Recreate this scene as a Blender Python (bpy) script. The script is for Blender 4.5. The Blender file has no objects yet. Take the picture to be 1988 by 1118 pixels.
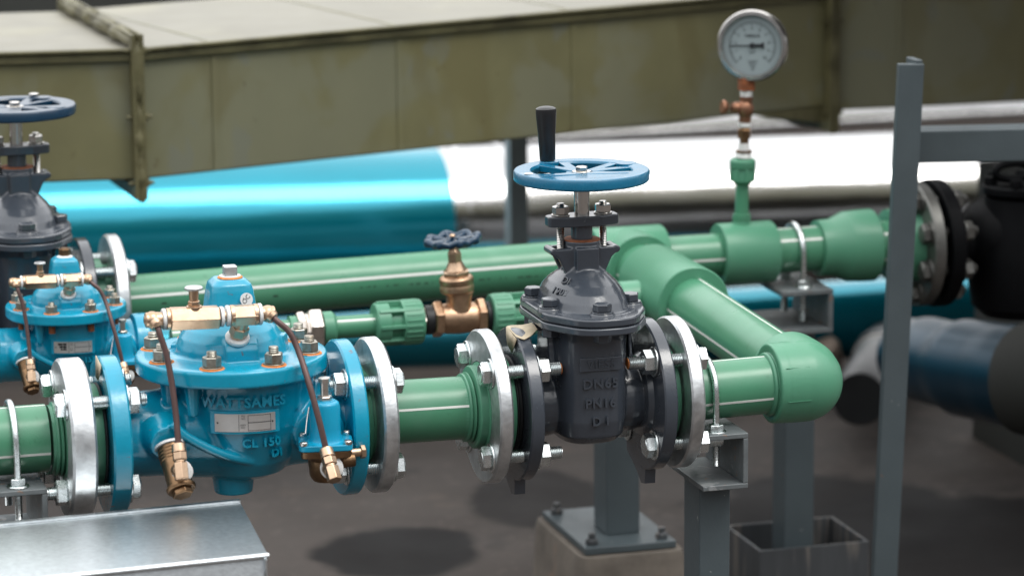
import bpy, math, random
from math import sin, cos, pi, radians, sqrt
from mathutils import Vector, Matrix
random.seed(7)
SC = bpy.context.scene
COL = SC.collection
# ------------------------------------------------------------------ camera, sky, sun, exposure
FPX, TH, PH, ROLL, DG = 6500.0, radians(11.6), radians(16.2), 0.008, 4.05
_h = Vector((sin(PH), cos(PH), 0)); _r = Vector((cos(PH), -sin(PH), 0)); _z = Vector((0, 0, 1))
FW = _h*cos(TH) - _z*sin(TH); _u = _h*sin(TH) + _z*cos(TH)
RT = _r*cos(ROLL) - _u*sin(ROLL); UP = _u*cos(ROLL) + _r*sin(ROLL)
def ray(px, py): return FW + RT*((px-994)/FPX) - UP*((py-559)/FPX)
CAM = -ray(1146, 772)*DG
def at(px, py, Y=None, Z=None):
    """a point of the place: photo pixel + known depth plane Y (or height Z), metres from the front gate valve"""
    q = ray(px, py)
    t = (Y-CAM.y)/q.y if Y is not None else (Z-CAM.z)/q.z
    return CAM + q*t
cam = bpy.data.cameras.new('camera'); camo = bpy.data.objects.new('camera', cam); COL.objects.link(camo)
m = Matrix((RT, UP, -FW)).transposed().to_4x4(); m.translation = CAM; camo.matrix_world = m
cam.sensor_width = 36; cam.lens = FPX/1988*36; cam.clip_start = .1; cam.clip_end = 200
cam.dof.use_dof = True; cam.dof.focus_distance = 4.0; cam.dof.aperture_fstop = 4.2; cam.dof.aperture_blades = 0
SC.camera = camo
w = bpy.data.worlds.new('World'); SC.world = w; w.use_nodes = True
nt = w.node_tree; bg = nt.nodes['Background']
sky = nt.nodes.new('ShaderNodeTexSky'); sky.sky_type = 'NISHITA'; sky.sun_disc = False
sky.sun_elevation = radians(62); sky.sun_rotation = radians(-25+180); sky.air_density = 1.4; sky.dust_density = 4; sky.ozone_density = 1
hsv = nt.nodes.new('ShaderNodeHueSaturation'); hsv.inputs['Saturation'].default_value = .22
nt.links.new(sky.outputs[0], hsv.inputs['Color']); bg.inputs['Strength'].default_value = .12
# overcast layer: brightest overhead, dim towards the horizon, over the Nishita sky
tcw = nt.nodes.new('ShaderNodeTexCoord'); sep = nt.nodes.new('ShaderNodeSeparateXYZ'); nt.links.new(tcw.outputs['Generated'], sep.inputs[0])
# the open side of the yard (+Y) is brighter low down than the side behind the camera
my = nt.nodes.new('ShaderNodeMath'); my.operation = 'MULTIPLY'; my.inputs[1].default_value = .20; nt.links.new(sep.outputs['Y'], my.inputs[0])
ad = nt.nodes.new('ShaderNodeMath'); ad.operation = 'ADD'; nt.links.new(sep.outputs['Z'], ad.inputs[0]); nt.links.new(my.outputs[0], ad.inputs[1])
gz = nt.nodes.new('ShaderNodeMath'); gz.operation = 'GREATER_THAN'; gz.inputs[1].default_value = -.01; nt.links.new(sep.outputs['Z'], gz.inputs[0])
mg = nt.nodes.new('ShaderNodeMath'); mg.operation = 'MULTIPLY'; nt.links.new(ad.outputs[0], mg.inputs[0]); nt.links.new(gz.outputs[0], mg.inputs[1])
rmp = nt.nodes.new('ShaderNodeValToRGB'); nt.links.new(mg.outputs[0], rmp.inputs[0]); ee = rmp.color_ramp.elements
ee[0].position = 0; ee[0].color = (.06, .06, .065, 1); ee[1].position = 1; ee[1].color = (1, 1, 1, 1)
for p_, c_ in ((.10, .16), (.22, .42), (.34, .62), (.60, .95)): e_ = ee.new(p_); e_.color = (c_, c_*1.01, c_*1.03, 1)
vm = nt.nodes.new('ShaderNodeVectorMath'); vm.operation = 'SCALE'; vm.inputs['Scale'].default_value = 21.; nt.links.new(rmp.outputs[0], vm.inputs[0])
mxw = nt.nodes.new('ShaderNodeMix'); mxw.data_type = 'RGBA'; mxw.inputs['Factor'].default_value = .85
nt.links.new(hsv.outputs[0], mxw.inputs[6]); nt.links.new(vm.outputs[0], mxw.inputs[7]); nt.links.new(mxw.outputs[2], bg.inputs['Color'])
sl = bpy.data.lights.new('sun', 'SUN'); sl.energy = 1.3; sl.angle = radians(22); sl.color = (1, .97, .92)
so = bpy.data.objects.new('sun', sl); COL.objects.link(so); so.rotation_euler = (radians(28), radians(8), radians(25))
SC.view_settings.view_transform = 'Standard'; SC.view_settings.look = 'None'; SC.view_settings.gamma = 1
SC.view_settings.exposure = 0.0
SC.cycles.use_denoising = True
SC.cycles.max_bounces = 8; SC.cycles.glossy_bounces = 5; SC.cycles.caustics_reflective = False; SC.cycles.caustics_refractive = False
SC.cycles.sample_clamp_indirect = 4

# ------------------------------------------------------------------ materials
def M(name, col, rough=.5, metal=0., var=.12, scale=14., bump=0., bscale=300., coat=0., stain=None, rvar=.08, stretch=None, spec=.5, bump2=None):
    ma = bpy.data.materials.new(name); ma.use_nodes = True; n = ma.node_tree; N = n.nodes; Lk = n.links
    p = N['Principled BSDF']; p.inputs['Metallic'].default_value = metal; p.inputs['Specular IOR Level'].default_value = spec
    if coat: p.inputs['Coat Weight'].default_value = coat; p.inputs['Coat Roughness'].default_value = .12
    tc = N.new('ShaderNodeTexCoord'); src = tc.outputs['Object']
    if stretch:
        mp = N.new('ShaderNodeMapping'); mp.inputs['Scale'].default_value = stretch; Lk.new(src, mp.inputs[0]); src = mp.outputs[0]
    no = N.new('ShaderNodeTexNoise'); no.inputs['Scale'].default_value = scale; no.inputs['Detail'].default_value = 6; no.inputs['Roughness'].default_value = .6
    Lk.new(src, no.inputs['Vector'])
    cr = N.new('ShaderNodeValToRGB'); cr.color_ramp.elements[0].position = .3; cr.color_ramp.elements[1].position = .7
    cr.color_ramp.elements[0].color = tuple(c*(1-var) for c in col)+(1,); cr.color_ramp.elements[1].color = tuple(min(1, c*(1+var)) for c in col)+(1,)
    Lk.new(no.outputs['Fac'], cr.inputs[0]); out = cr.outputs[0]
    for st in (stain or []):
        sc_, th, wd, scol, amt = st[:5]
        s2 = N.new('ShaderNodeTexNoise'); s2.inputs['Scale'].default_value = sc_; s2.inputs['Detail'].default_value = 5; s2.inputs['Distortion'].default_value = .6
        Lk.new(src, s2.inputs['Vector'])
        r2 = N.new('ShaderNodeValToRGB'); r2.color_ramp.elements[0].position = th; r2.color_ramp.elements[1].position = th+wd
        r2.color_ramp.elements[0].color = (0, 0, 0, 1); r2.color_ramp.elements[1].color = (amt, amt, amt, 1)
        Lk.new(s2.outputs['Fac'], r2.inputs[0])
        mx = N.new('ShaderNodeMix'); mx.data_type = 'RGBA'; Lk.new(r2.outputs[0], mx.inputs['Factor']); Lk.new(out, mx.inputs[6]); mx.inputs[7].default_value = tuple(scol)+(1,)
        out = mx.outputs[2]
    Lk.new(out, p.inputs['Base Color'])
    mr = N.new('ShaderNodeMapRange'); mr.inputs[3].default_value = max(.02, rough-rvar); mr.inputs[4].default_value = rough+rvar
    n3 = N.new('ShaderNodeTexNoise'); n3.inputs['Scale'].default_value = scale*2.7; n3.inputs['Detail'].default_value = 4; Lk.new(src, n3.inputs['Vector'])
    Lk.new(n3.outputs['Fac'], mr.inputs[0]); Lk.new(mr.outputs[0], p.inputs['Roughness'])
    if bump:
        n4 = N.new('ShaderNodeTexNoise'); n4.inputs['Scale'].default_value = bscale; n4.inputs['Detail'].default_value = 3; Lk.new(src, n4.inputs['Vector'])
        b = N.new('ShaderNodeBump'); b.inputs['Strength'].default_value = bump; b.inputs['Distance'].default_value = .001
        Lk.new(n4.outputs['Fac'], b.inputs['Height']); last = b
        if bump2:
            n5 = N.new('ShaderNodeTexNoise'); n5.inputs['Scale'].default_value = bump2[1]; Lk.new(src, n5.inputs['Vector'])
            b2 = N.new('ShaderNodeBump'); b2.inputs['Strength'].default_value = bump2[0]; b2.inputs['Distance'].default_value = .004
            Lk.new(n5.outputs['Fac'], b2.inputs['Height']); Lk.new(b.outputs[0], b2.inputs['Normal']); last = b2
        Lk.new(last.outputs[0], p.inputs['Normal'])
    return ma
GREEN = M('ppr_green', (.066, .235, .135), .30, var=.06, scale=9, bump=.05, bscale=260, stain=[(60, .66, .03, (.035, .14, .075), .35), (11, .52, .2, (.13, .29, .20), .35)], rvar=.08)
GREENF = M('ppr_fitting_green', (.080, .262, .160), .38, var=.05, scale=7, bump=.08, bscale=420, rvar=.06, stain=[(15, .55, .2, (.13, .29, .21), .3)])
STRIPE = M('stripe_white', (.72, .74, .70), .45, var=.05)
PRINT = M('print_ink', (.02, .05, .03), .6)
GALV = M('galvanised', (.62, .64, .65), .42, 1., var=.22, scale=45, bump=.35, bscale=160, stain=[(30, .58, .12, (.36, .38, .39), .6)], rvar=.12)
GALVS = M('galvanised_sheet', (.66, .70, .72), .40, 1., var=.12, scale=140, bump=.2, bscale=320, stain=[(6, .5, .25, (.50, .55, .58), .5), (60, .64, .04, (.8, .82, .83), .5)], rvar=.06)
ZINC = M('zinc_bolt', (.70, .74, .74), .28, 1., var=.12, scale=90, bump=.15, bscale=500, stain=[(120, .62, .08, (.34, .38, .36), .6)])
RUSTY = M('rusty_bolt', (.36, .345, .30), .42, 1., var=.3, scale=120, bump=.2, bscale=500, stain=[(90, .5, .15, (.27, .18, .11), .6)])
RUST = M('rust_orange', (.62, .20, .045), .8, var=.3, scale=160)
RUSTD = M('rust_brown', (.22, .07, .025), .85, var=.4, scale=160, bump=.3, bscale=600)
STEEL = M('stainless', (.62, .60, .57), .22, 1., var=.1, scale=60)
GREY = M('valve_grey_paint', (.045, .054, .068), .24, var=.12, scale=18, bump=.22, bscale=210, stain=[(24, .66, .05, (.07, .078, .09), .5)], rvar=.1, coat=.4)
BLUE = M('valve_blue_paint', (.002, .29, .44), .24, var=.1, scale=16, bump=.25, bscale=170, rvar=.09, coat=.35, stain=[(95, .70, .02, (.16, .06, .03), .6), (22, .64, .1, (.012, .36, .50), .5)])
BLUEL = M('pilot_blue_paint', (.003, .31, .50), .3, var=.06, scale=16, coat=.3)
WHEEL = M('wheel_blue_paint', (.003, .13, .24), .27, var=.12, scale=18, bump=.3, bscale=200, coat=.35, stain=[(110, .71, .02, (.25, .3, .32), .6)])
WHEELD = M('wheel_navy_paint', (.003, .030, .066), .3, var=.12, scale=30, coat=.3, bump=.2)
BLACK = M('black_plastic', (.012, .012, .013), .33, var=.2, scale=30)
RUBBER = M('black_rubber', (.008, .009, .010), .5, var=.2)
DARKV = M('black_valve_paint', (.0025, .0028, .0035), .55, spec=.1, var=.3, scale=20, bump=.3)
BRASS = M('brass', (.56, .395, .27), .34, 1., var=.16, scale=60, bump=.1, bscale=300, stain=[(40, .6, .12, (.38, .20, .10), .6)])
BRONZE = M('bronze', (.50, .33, .215), .40, 1., var=.2, scale=70, bump=.35, bscale=260, stain=[(45, .58, .12, (.26, .15, .09), .6)])
BRASSD = M('brass_tarnished', (.22, .135, .075), .38, 1., var=.3, scale=70, bump=.3, bscale=300)
NICKEL = M('nickel', (.72, .66, .60), .3, 1., var=.12, scale=60)
TUBE = M('copper_tube', (.115, .068, .062), .42, .35, var=.15, scale=60)
PTFE = M('ptfe_tape', (.80, .80, .78), .55, var=.05, bump=.4, bscale=700)
PAPER = M('masking_tape', (.55, .47, .34), .7, var=.2, scale=50, stain=[(40, .6, .1, (.25, .18, .1), .5)])
WHITE = M('white_plastic', (.78, .78, .76), .4, var=.04)
FILM = M('blue_film', (.003, .235, .32), .16, .6, coat=.5, var=.08, scale=3, bump=.5, bscale=6, rvar=.05, stretch=(1, 6, 6))
SILVER = M('silver_cladding', (.58, .58, .58), .17, 1., var=.08, scale=3, bump=.6, bscale=5, rvar=.05, stretch=(1, 5, 5))
DUCT = M('duct_fibreglass', (.172, .162, .082), .40, var=.14, scale=7, bump=.25, bscale=60, rvar=.08, stretch=(1, 1, .7),
         stain=[(5.5, .50, .07, (.195, .20, .145), .55), (7, .56, .08, (.140, .122, .052), .5), (13, .62, .04, (.17, .18, .15), .5), (26, .69, .03, (.09, .065, .03), .5)])
DUCTF = M('duct_flange', (.115, .105, .05), .5, var=.3, scale=18, bump=.5, bscale=120, stain=[(12, .55, .1, (.05, .045, .02), .7)])
PAINT = M('grey_steel_paint', (.062, .080, .088), .42, var=.10, scale=12, bump=.2, bscale=240, rvar=.08, stain=[(130, .73, .02, (.35, .36, .35), .7), (60, .74, .02, (.2, .09, .05), .7)])
PAINTW = M('worn_steel_paint', (.12, .135, .14), .42, var=.2, scale=22, bump=.5, bscale=160, stain=[(70, .64, .03, (.22, .12, .07), .7), (40, .62, .05, (.3, .31, .31), .6)])
DARKST = M('dark_steel', (.065, .07, .075), .5, .2, var=.2, scale=12, stain=[(14, .52, .08, (.17, .155, .14), .8)], stretch=(3, 3, .25))
CONC = M('concrete_block', (.14, .12, .10), .85, var=.3, scale=14, bump=.6, bscale=80, stain=[(20, .6, .1, (.22, .15, .11), .6)])
FILMD = M('blue_film_shaded', (.001, .038, .07), .32, .5, var=.2, scale=3, bump=.3, bscale=4)  # darker copy of the blue film, shade painted into its colour
GALVD = M('dull_galvanised', (.17, .17, .16), .5, 1., var=.2, scale=30)
DARKP = M('dark_pipe_paint', (.016, .017, .018), .4, .2, var=.3, scale=10)
PAINTL = M('pale_grey_paint', (.26, .32, .34), .45)
DUCTT = M('duct_top_lit', (.21, .20, .16), .5, var=.12, scale=5, bump=.12, bscale=60, stain=[(4, .56, .12, (.27, .255, .18), .6)])  # top face coloured paler to stand in for sky light on it
FLOOR = M('floor_concrete', (.070, .059, .053), .75, var=.22, scale=2.2, bump=.3, bscale=40, spec=.2, stain=[(1.1, .52, .12, (.022, .020, .019), .6), (9, .62, .06, (.10, .080, .066), .5), (45, .60, .05, (.12, .10, .088), .45), (4, .60, .05, (.035, .030, .028), .6)], rvar=.15)
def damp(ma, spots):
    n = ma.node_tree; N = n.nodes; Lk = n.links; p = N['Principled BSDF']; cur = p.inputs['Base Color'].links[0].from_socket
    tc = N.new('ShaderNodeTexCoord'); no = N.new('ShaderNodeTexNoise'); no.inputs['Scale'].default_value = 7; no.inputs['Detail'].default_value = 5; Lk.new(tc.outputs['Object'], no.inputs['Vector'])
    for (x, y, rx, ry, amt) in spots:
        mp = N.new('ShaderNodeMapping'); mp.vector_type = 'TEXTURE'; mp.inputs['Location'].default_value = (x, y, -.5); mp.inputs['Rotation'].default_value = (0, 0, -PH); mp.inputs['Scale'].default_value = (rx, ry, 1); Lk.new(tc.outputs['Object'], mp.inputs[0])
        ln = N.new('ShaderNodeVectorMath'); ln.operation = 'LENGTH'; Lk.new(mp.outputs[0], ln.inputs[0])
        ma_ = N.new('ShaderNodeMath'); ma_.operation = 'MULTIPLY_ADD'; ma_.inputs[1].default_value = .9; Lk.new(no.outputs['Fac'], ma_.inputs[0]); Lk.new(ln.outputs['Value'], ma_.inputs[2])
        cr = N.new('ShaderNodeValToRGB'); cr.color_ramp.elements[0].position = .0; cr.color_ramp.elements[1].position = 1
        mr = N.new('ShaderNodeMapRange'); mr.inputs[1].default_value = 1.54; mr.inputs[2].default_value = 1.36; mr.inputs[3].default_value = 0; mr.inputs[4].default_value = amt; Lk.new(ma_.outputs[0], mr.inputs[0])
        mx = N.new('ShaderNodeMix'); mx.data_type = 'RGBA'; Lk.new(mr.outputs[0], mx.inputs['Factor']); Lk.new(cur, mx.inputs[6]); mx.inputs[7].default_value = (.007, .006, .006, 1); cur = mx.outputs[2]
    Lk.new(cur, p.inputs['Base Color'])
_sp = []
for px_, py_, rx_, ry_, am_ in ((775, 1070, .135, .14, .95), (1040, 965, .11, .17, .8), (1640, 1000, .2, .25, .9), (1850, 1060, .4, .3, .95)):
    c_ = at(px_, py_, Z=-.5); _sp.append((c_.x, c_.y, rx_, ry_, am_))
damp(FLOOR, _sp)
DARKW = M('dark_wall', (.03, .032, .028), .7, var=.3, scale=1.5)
FACE = M('dial_face', (.27, .32, .33), .4, var=.02)
INK = M('dial_ink', (.01, .012, .015), .5)
PLATE = M('name_plate', (.58, .56, .54), .38, .6, var=.08, scale=40)
TAN = M('tan_cap', (.42, .33, .27), .5, var=.2)

# ------------------------------------------------------------------ mesh builder
class B:
    def __init__(s): s.v = []; s.f = []; s.m = []
    def add(s, vs, fs, mi=0):
        o = len(s.v); s.v += [tuple(q) for q in vs]
        for f in fs: s.f.append(tuple(i+o for i in f)); s.m.append(mi)
    def lathe(s, prof, o=(0, 0, 0), ax=(0, 0, 1), seg=48, mi=0, rot=0., u=None):
        o = Vector(o); ax = Vector(ax).normalized()
        u = Vector(u) if u else (Vector((0, 0, 1)) if abs(ax.z) < .9 else Vector((1, 0, 0)))
        u = (u-ax*u.dot(ax)).normalized(); v = ax.cross(u)
        vs = []; fs = []; n = len(prof)
        for r, t in prof:
            for k in range(seg):
                a = rot+2*pi*k/seg; vs.append(o+ax*t+(u*cos(a)+v*sin(a))*max(r, 1e-5))
        for i in range(n-1):
            for k in range(seg):
                k2 = (k+1) % seg; fs.append((i*seg+k, i*seg+k2, (i+1)*seg+k2, (i+1)*seg+k))
        if prof[0] != prof[-1]:
            fs.append(tuple(reversed(range(seg)))); fs.append(tuple((n-1)*seg+k for k in range(seg)))
        else:
            vs = vs[:(n-1)*seg]; fs = [tuple(i % ((n-1)*seg) for i in f) for f in fs]
        s.add(vs, fs, mi); return s
    def cyl(s, a, b, r, r2=None, seg=32, mi=0, ch=0.):
        a = Vector(a); b = Vector(b); L = (b-a).length; r2 = r if r2 is None else r2
        pr = [(r-ch, 0), (r, ch), (r2, L-ch), (r2-ch, L)] if ch else [(r, 0), (r2, L)]
        return s.lathe(pr, a, b-a, seg, mi)
    def hexn(s, c, ax, af, h, mi=0, rot=0.):
        r = af/2/cos(pi/6); k = min(h*.16, r*.1)
        return s.lathe([(r*.90, 0), (r, k), (r, h-k), (r*.90, h)], c, ax, 6, mi, rot)
    def thread(s, a, b, r, pitch=.0021, mi=0, seg=20):
        a = Vector(a); b = Vector(b); L = (b-a).length; n = max(2, int(L/pitch)); pr = []
        for i in range(n): pr += [(r*.86, L*i/n), (r, L*(i+.5)/n)]
        pr += [(r*.84, L)]
        return s.lathe(pr, a, b-a, seg, mi)
    def box(s, c, size, rz=0., mi=0, mat=None):
        hx, hy, hz = size[0]/2, size[1]/2, size[2]/2; R = mat or Matrix.Rotation(rz, 3, 'Z'); c = Vector(c)
        vs = [c+R @ Vector((x*hx, y*hy, z*hz)) for x in (-1, 1) for y in (-1, 1) for z in (-1, 1)]
        s.add(vs, [(0, 1, 3, 2), (4, 6, 7, 5), (0, 4, 5, 1), (2, 3, 7, 6), (0, 2, 6, 4), (1, 5, 7, 3)], mi); return s
    def bar(s, a, b, w_, h_, up=(0, 0, 1), mi=0):
        a = Vector(a); b = Vector(b); x = (b-a).normalized(); y = Vector(up).cross(x).normalized(); z = x.cross(y)
        R = Matrix((x, y, z)).transposed(); return s.box((a+b)/2, ((b-a).length, w_, h_), mat=R, mi=mi)
    def prism(s, poly, o, u, v, ax, d, mi=0):
        o = Vector(o); u = Vector(u); v = Vector(v); ax = Vector(ax); n = len(poly)
        vs = [o+u*p[0]+v*p[1] for p in poly]+[o+u*p[0]+v*p[1]+ax*d for p in poly]
        s.add(vs, [tuple(range(n)), tuple(reversed(range(n, 2*n)))]+[(i, i+n, (i+1) % n+n, (i+1) % n) for i in range(n)], mi); return s
    def loft(s, secs, cx=0, cy=0, seg=40, e=3., mi=0):
        """secs: (z, hx, hy[, ox, oy]) super-ellipse rings stacked in z"""
        vs = []; fs = []
        for q in secs:
            z, hx, hy = q[:3]; ox, oy = (q[3], q[4]) if len(q) > 3 else (0, 0)
            for k in range(seg):
                a = 2*pi*k/seg; c_, s_ = cos(a), sin(a)
                vs.append((cx+ox+hx*math.copysign(abs(c_)**(2/e), c_), cy+oy+hy*math.copysign(abs(s_)**(2/e), s_), z))
        n = len(secs)
        for i in range(n-1):
            for k in range(seg): fs.append((i*seg+k, i*seg+(k+1) % seg, (i+1)*seg+(k+1) % seg, (i+1)*seg+k))
        fs.append(tuple(reversed(range(seg)))); fs.append(tuple((n-1)*seg+k for k in range(seg)))
        s.add(vs, fs, mi); return s
    def tube(s, pts, r, seg=16, mi=0, smooth=6, rs=None, flat=None):
        P = [Vector(p) for p in pts]
        if smooth > 1 and len(P) > 2:
            Q = []; E = [P[0]*2-P[1]]+P+[P[-1]*2-P[-2]]
            for i in range(1, len(E)-2):
                for k in range(smooth):
                    t = k/smooth; a, b, c, d = E[i-1:i+3]
                    Q.append(.5*((2*b)+(c-a)*t+(2*a-5*b+4*c-d)*t*t+(3*b-a-3*c+d)*t**3))
            Q.append(P[-1]); P = Q
        vs = []; fs = []; T = (P[1]-P[0]).normalized(); u = T.orthogonal().normalized()
        if abs(T.z) < .9: u = (Vector((0, 0, 1))-T*T.z).normalized()
        for i, p in enumerate(P):
            T = ((P[min(i+1, len(P)-1)]-P[max(i-1, 0)])).normalized(); u = (u-T*u.dot(T)).normalized(); v = T.cross(u)
            rr = rs[int(i/(len(P)-1)*(len(rs)-1)+.5)] if rs else r
            for k in range(seg):
                a = 2*pi*k/seg; vs.append(p+(u*cos(a)+v*sin(a))*rr)
        n = len(P)
        for i in range(n-1):
            for k in range(seg): fs.append((i*seg+k, i*seg+(k+1) % seg, (i+1)*seg+(k+1) % seg, (i+1)*seg+k))
        fs.append(tuple(reversed(range(seg)))); fs.append(tuple((n-1)*seg+k for k in range(seg)))
        s.add(vs, fs, mi); return s
    def ball(s, c, r, seg=32, mi=0, sc=(1, 1, 1)):
        n = seg//2; vs = []; fs = []
        for i in range(n+1):
            b = -pi/2+pi*i/n
            for k in range(seg): a = 2*pi*k/seg; vs.append(Vector(c)+Vector((cos(b)*cos(a)*r*sc[0], cos(b)*sin(a)*r*sc[1], sin(b)*r*sc[2])))
        for i in range(n):
            for k in range(seg): fs.append((i*seg+k, i*seg+(k+1) % seg, (i+1)*seg+(k+1) % seg, (i+1)*seg+k))
        s.add(vs, fs, mi); return s
    def mesh(s, name, mats, sharp=34):
        me = bpy.data.meshes.new(name); me.from_pydata(s.v, [], s.f)
        for x in (mats if isinstance(mats, (list, tuple)) else [mats]): me.materials.append(x)
        for p, mi in zip(me.polygons, s.m): p.material_index = mi
        import bmesh
        bm = bmesh.new(); bm.from_mesh(me); bmesh.ops.remove_doubles(bm, verts=bm.verts, dist=2e-6); bmesh.ops.recalc_face_normals(bm, faces=bm.faces); bm.to_mesh(me); bm.free()
        me.polygons.foreach_set('use_smooth', [True]*len(me.polygons)); me.set_sharp_from_angle(angle=radians(sharp)); me.update()
        return me
def obj(name, b, mats, parent=None, bevel=0., loc=None, remesh=0., smooth=4, sharp=34):
    me = b.mesh(name, mats, sharp) if isinstance(b, B) else b
    o = bpy.data.objects.new(name, me); COL.objects.link(o)
    if parent: o.parent = parent
    if loc is not None: o.location = loc
    if remesh:
        md = o.modifiers.new('r', 'REMESH'); md.mode = 'VOXEL'; md.voxel_size = remesh; md.use_smooth_shade = True
        ms = o.modifiers.new('s', 'SMOOTH'); ms.iterations = smooth; ms.factor = .6
    if bevel:
        mb = o.modifiers.new('b', 'BEVEL'); mb.width = bevel; mb.segments = 2; mb.limit_method = 'ANGLE'; mb.angle_limit = radians(38); mb.harden_normals = True
    return o
def tag(o, label, cat=None, group=None, kind=None):
    if label: o['label'] = label
    if cat: o['category'] = cat
    if group: o['group'] = group
    if kind: o['kind'] = kind
    return o
def thing(name, label, cat, loc=(0, 0, 0), group=None, rz=0., scale=1., rot=None):
    o = bpy.data.objects.new(name, None); COL.objects.link(o); o.location = loc; o.empty_display_size = .02
    o.rotation_euler = rot or (0, 0, rz); o.scale = (scale,)*3
    return tag(o, label, cat, group)
def copy_part(src, parent, loc=None, rot=None):
    c = src.copy(); COL.objects.link(c); c.parent = parent
    if loc is not None: c.location = loc
    if rot is not None: c.rotation_euler = rot
    for ch in list(src.children): copy_part(ch, c)
    return c
def text_mesh(s, size, depth=.0006, spacing=1., bold=0.):
    cu = bpy.data.curves.new('t', 'FONT'); cu.body = s; cu.size = size; cu.extrude = depth; cu.align_x = 'CENTER'; cu.align_y = 'CENTER'; cu.space_character = spacing; cu.resolution_u = 3; cu.offset = bold
    o = bpy.data.objects.new('t', cu); COL.objects.link(o); dg = bpy.context.evaluated_depsgraph_get(); dg.update()
    me = bpy.data.meshes.new_from_object(o.evaluated_get(dg)); bpy.data.objects.remove(o)
    return me
def lettering(parent, s, size, o, u=(1, 0, 0), v=(0, 0, 1), depth=.0006, mat=None, spacing=1., name='lettering', curve=None, bold=0.):
    """raised writing on a plane (o,u,v) or wrapped round a vertical cylinder of radius curve about the local origin"""
    me = text_mesh(s, size, depth, spacing, bold); u = Vector(u).normalized(); v = Vector(v).normalized(); n = u.cross(v); o = Vector(o)
    for q in me.vertices:
        x, y, z = q.co
        if curve:
            a = x/curve + math.atan2(o.x, -o.y); rr = curve+z; q.co = Vector((sin(a)*rr, -cos(a)*rr, o.z+y))
        else: q.co = o+u*x+v*y+n*z
    me.materials.append(mat)
    ob = bpy.data.objects.new(name, me); COL.objects.link(ob); ob.parent = parent
    return ob

# ------------------------------------------------------------------ the setting
b = B(); b.box((0, 4, -.52), (60, 60, .04)); tag(obj('ground', b, FLOOR), None, kind='structure')

# ------------------------------------------------------------------ bolts
_cache = {}
def part_mesh(key, fn, mats):
    if key not in _cache: _cache[key] = fn().mesh(key[0], mats)
    return _cache[key]
def add_bolt(parent, p, dirx, grip, stick=.014, af=.0262, mat=ZINC, rs=.008, name='flange_bolt', rusty_end=False, turn=0.):
    """hex bolt: head at p (its under-head face, washer between), shank along dirx*X for grip, nut + washer beyond"""
    L = grip+.0025*2+.013+stick
    def mk():
        q = B(); q.hexn((-.0025, 0, 0), (-1, 0, 0), af, .0105); q.lathe([(af*.40, 0), (af*.38, .0008)], (-.013, 0, 0), (-1, 0, 0), 24)
        q.thread((-.0025, 0, 0), (L-.0025, 0, 0), rs, mi=0)
        q.cyl((L-.0025, 0, 0), (L-.0018, 0, 0), rs*.84, mi=1)
        return q
    o = obj(name, part_mesh(('bolt', round(L, 4), af, rusty_end), mk, [mat, RUST if rusty_end else mat]), None, parent, loc=p)
    o.rotation_euler = (turn, 0, 0) if dirx > 0 else (turn, 0, pi)
    def wa():
        q = B(); q.lathe([(rs*1.05, 0), (.0178, 0), (.0182, .0006), (.0182, .0019), (.0176, .0025), (rs*1.05, .0025), (rs*1.05, 0)], (0, 0, 0), (1, 0, 0), 40); return q
    def nu():
        q = B(); q.hexn((0, 0, 0), (1, 0, 0), af, .013); return q
    wm = part_mesh(('washer', rs, mat.name), wa, [mat]); nm = part_mesh(('nut', af, mat.name), nu, [mat])
    for nme, me, x in (('washer', wm, -.0025), ('washer', wm, grip), ('nut', nm, grip+.0025)):
        c = obj(nme, me, None, o, loc=(x, 0, 0)); c.rotation_euler = (random.uniform(0, 1), 0, 0) if nme == 'nut' else (0, 0, 0)
    return o
_obj0 = obj
def obj(name, b, mats, parent=None, **k):
    return _obj0(name, b, mats, parent, **k)
def flange_bolts(parent, xl, xr, flips, stick=.016, bc=.0725, y0=0, z0=0, n=4, off=45, rusty=()):
    for i in range(n):
        a = radians(off+360/n*i); y = y0-sin(a)*bc; z = z0+cos(a)*bc; fl = flips[i % len(flips)]
        if fl > 0: add_bolt(parent, (xl, y, z), 1, xr-xl, stick, rusty_end=i in rusty, turn=.4+i*.9)
        else: add_bolt(parent, (xr, y, z), -1, xr-xl, stick, rusty_end=i in rusty, turn=.2+i*.7)
def ring(b, x0, x1, R=.0925, ri=.045, y=0, z=0, seg=96, ch=.0018, mi=0):
    b.lathe([(ri, x0), (R-ch, x0), (R, x0+ch), (R, x1-ch), (R-ch, x1), (ri, x1), (ri, x0)], (0, y, z), (1, 0, 0), seg, mi)
def pipe(b, a, c, r, stripes=(), seg=56, sw=.0028):
    """a = start, c = end; stripes = angles about the axis, 0 = up, 90 = towards the viewer's side (-Y / -X)"""
    a = Vector(a); c = Vector(c); b.cyl(a, c, r, seg=seg); ax = (c-a).normalized(); L = (c-a).length
    up = (Vector((0, 0, 1))-ax*ax.z).normalized(); fr = up.cross(ax)
    if fr.y > .1 or (abs(fr.y) <= .1 and fr.x > 0): fr = -fr
    for s in stripes:
        vs = []; fs = []; k = 5
        for e, t in enumerate((.0, L)):
            for i in range(k):
                g = radians(s)+(i/(k-1)-.5)*sw/r
                for rr in (r-.0005, r+.00025): vs.append(a+ax*t+(up*cos(g)+fr*sin(g))*rr)
        for i in range(k-1):
            fs += [(2*i+1, 2*i+3, 2*k+2*i+3, 2*k+2*i+1)]
        fs += [(0, 1, 2*k+1, 2*k), (2*k-2, 2*k-1, 4*k-1, 4*k-2)]
        b.add(vs, fs, 1)
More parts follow.
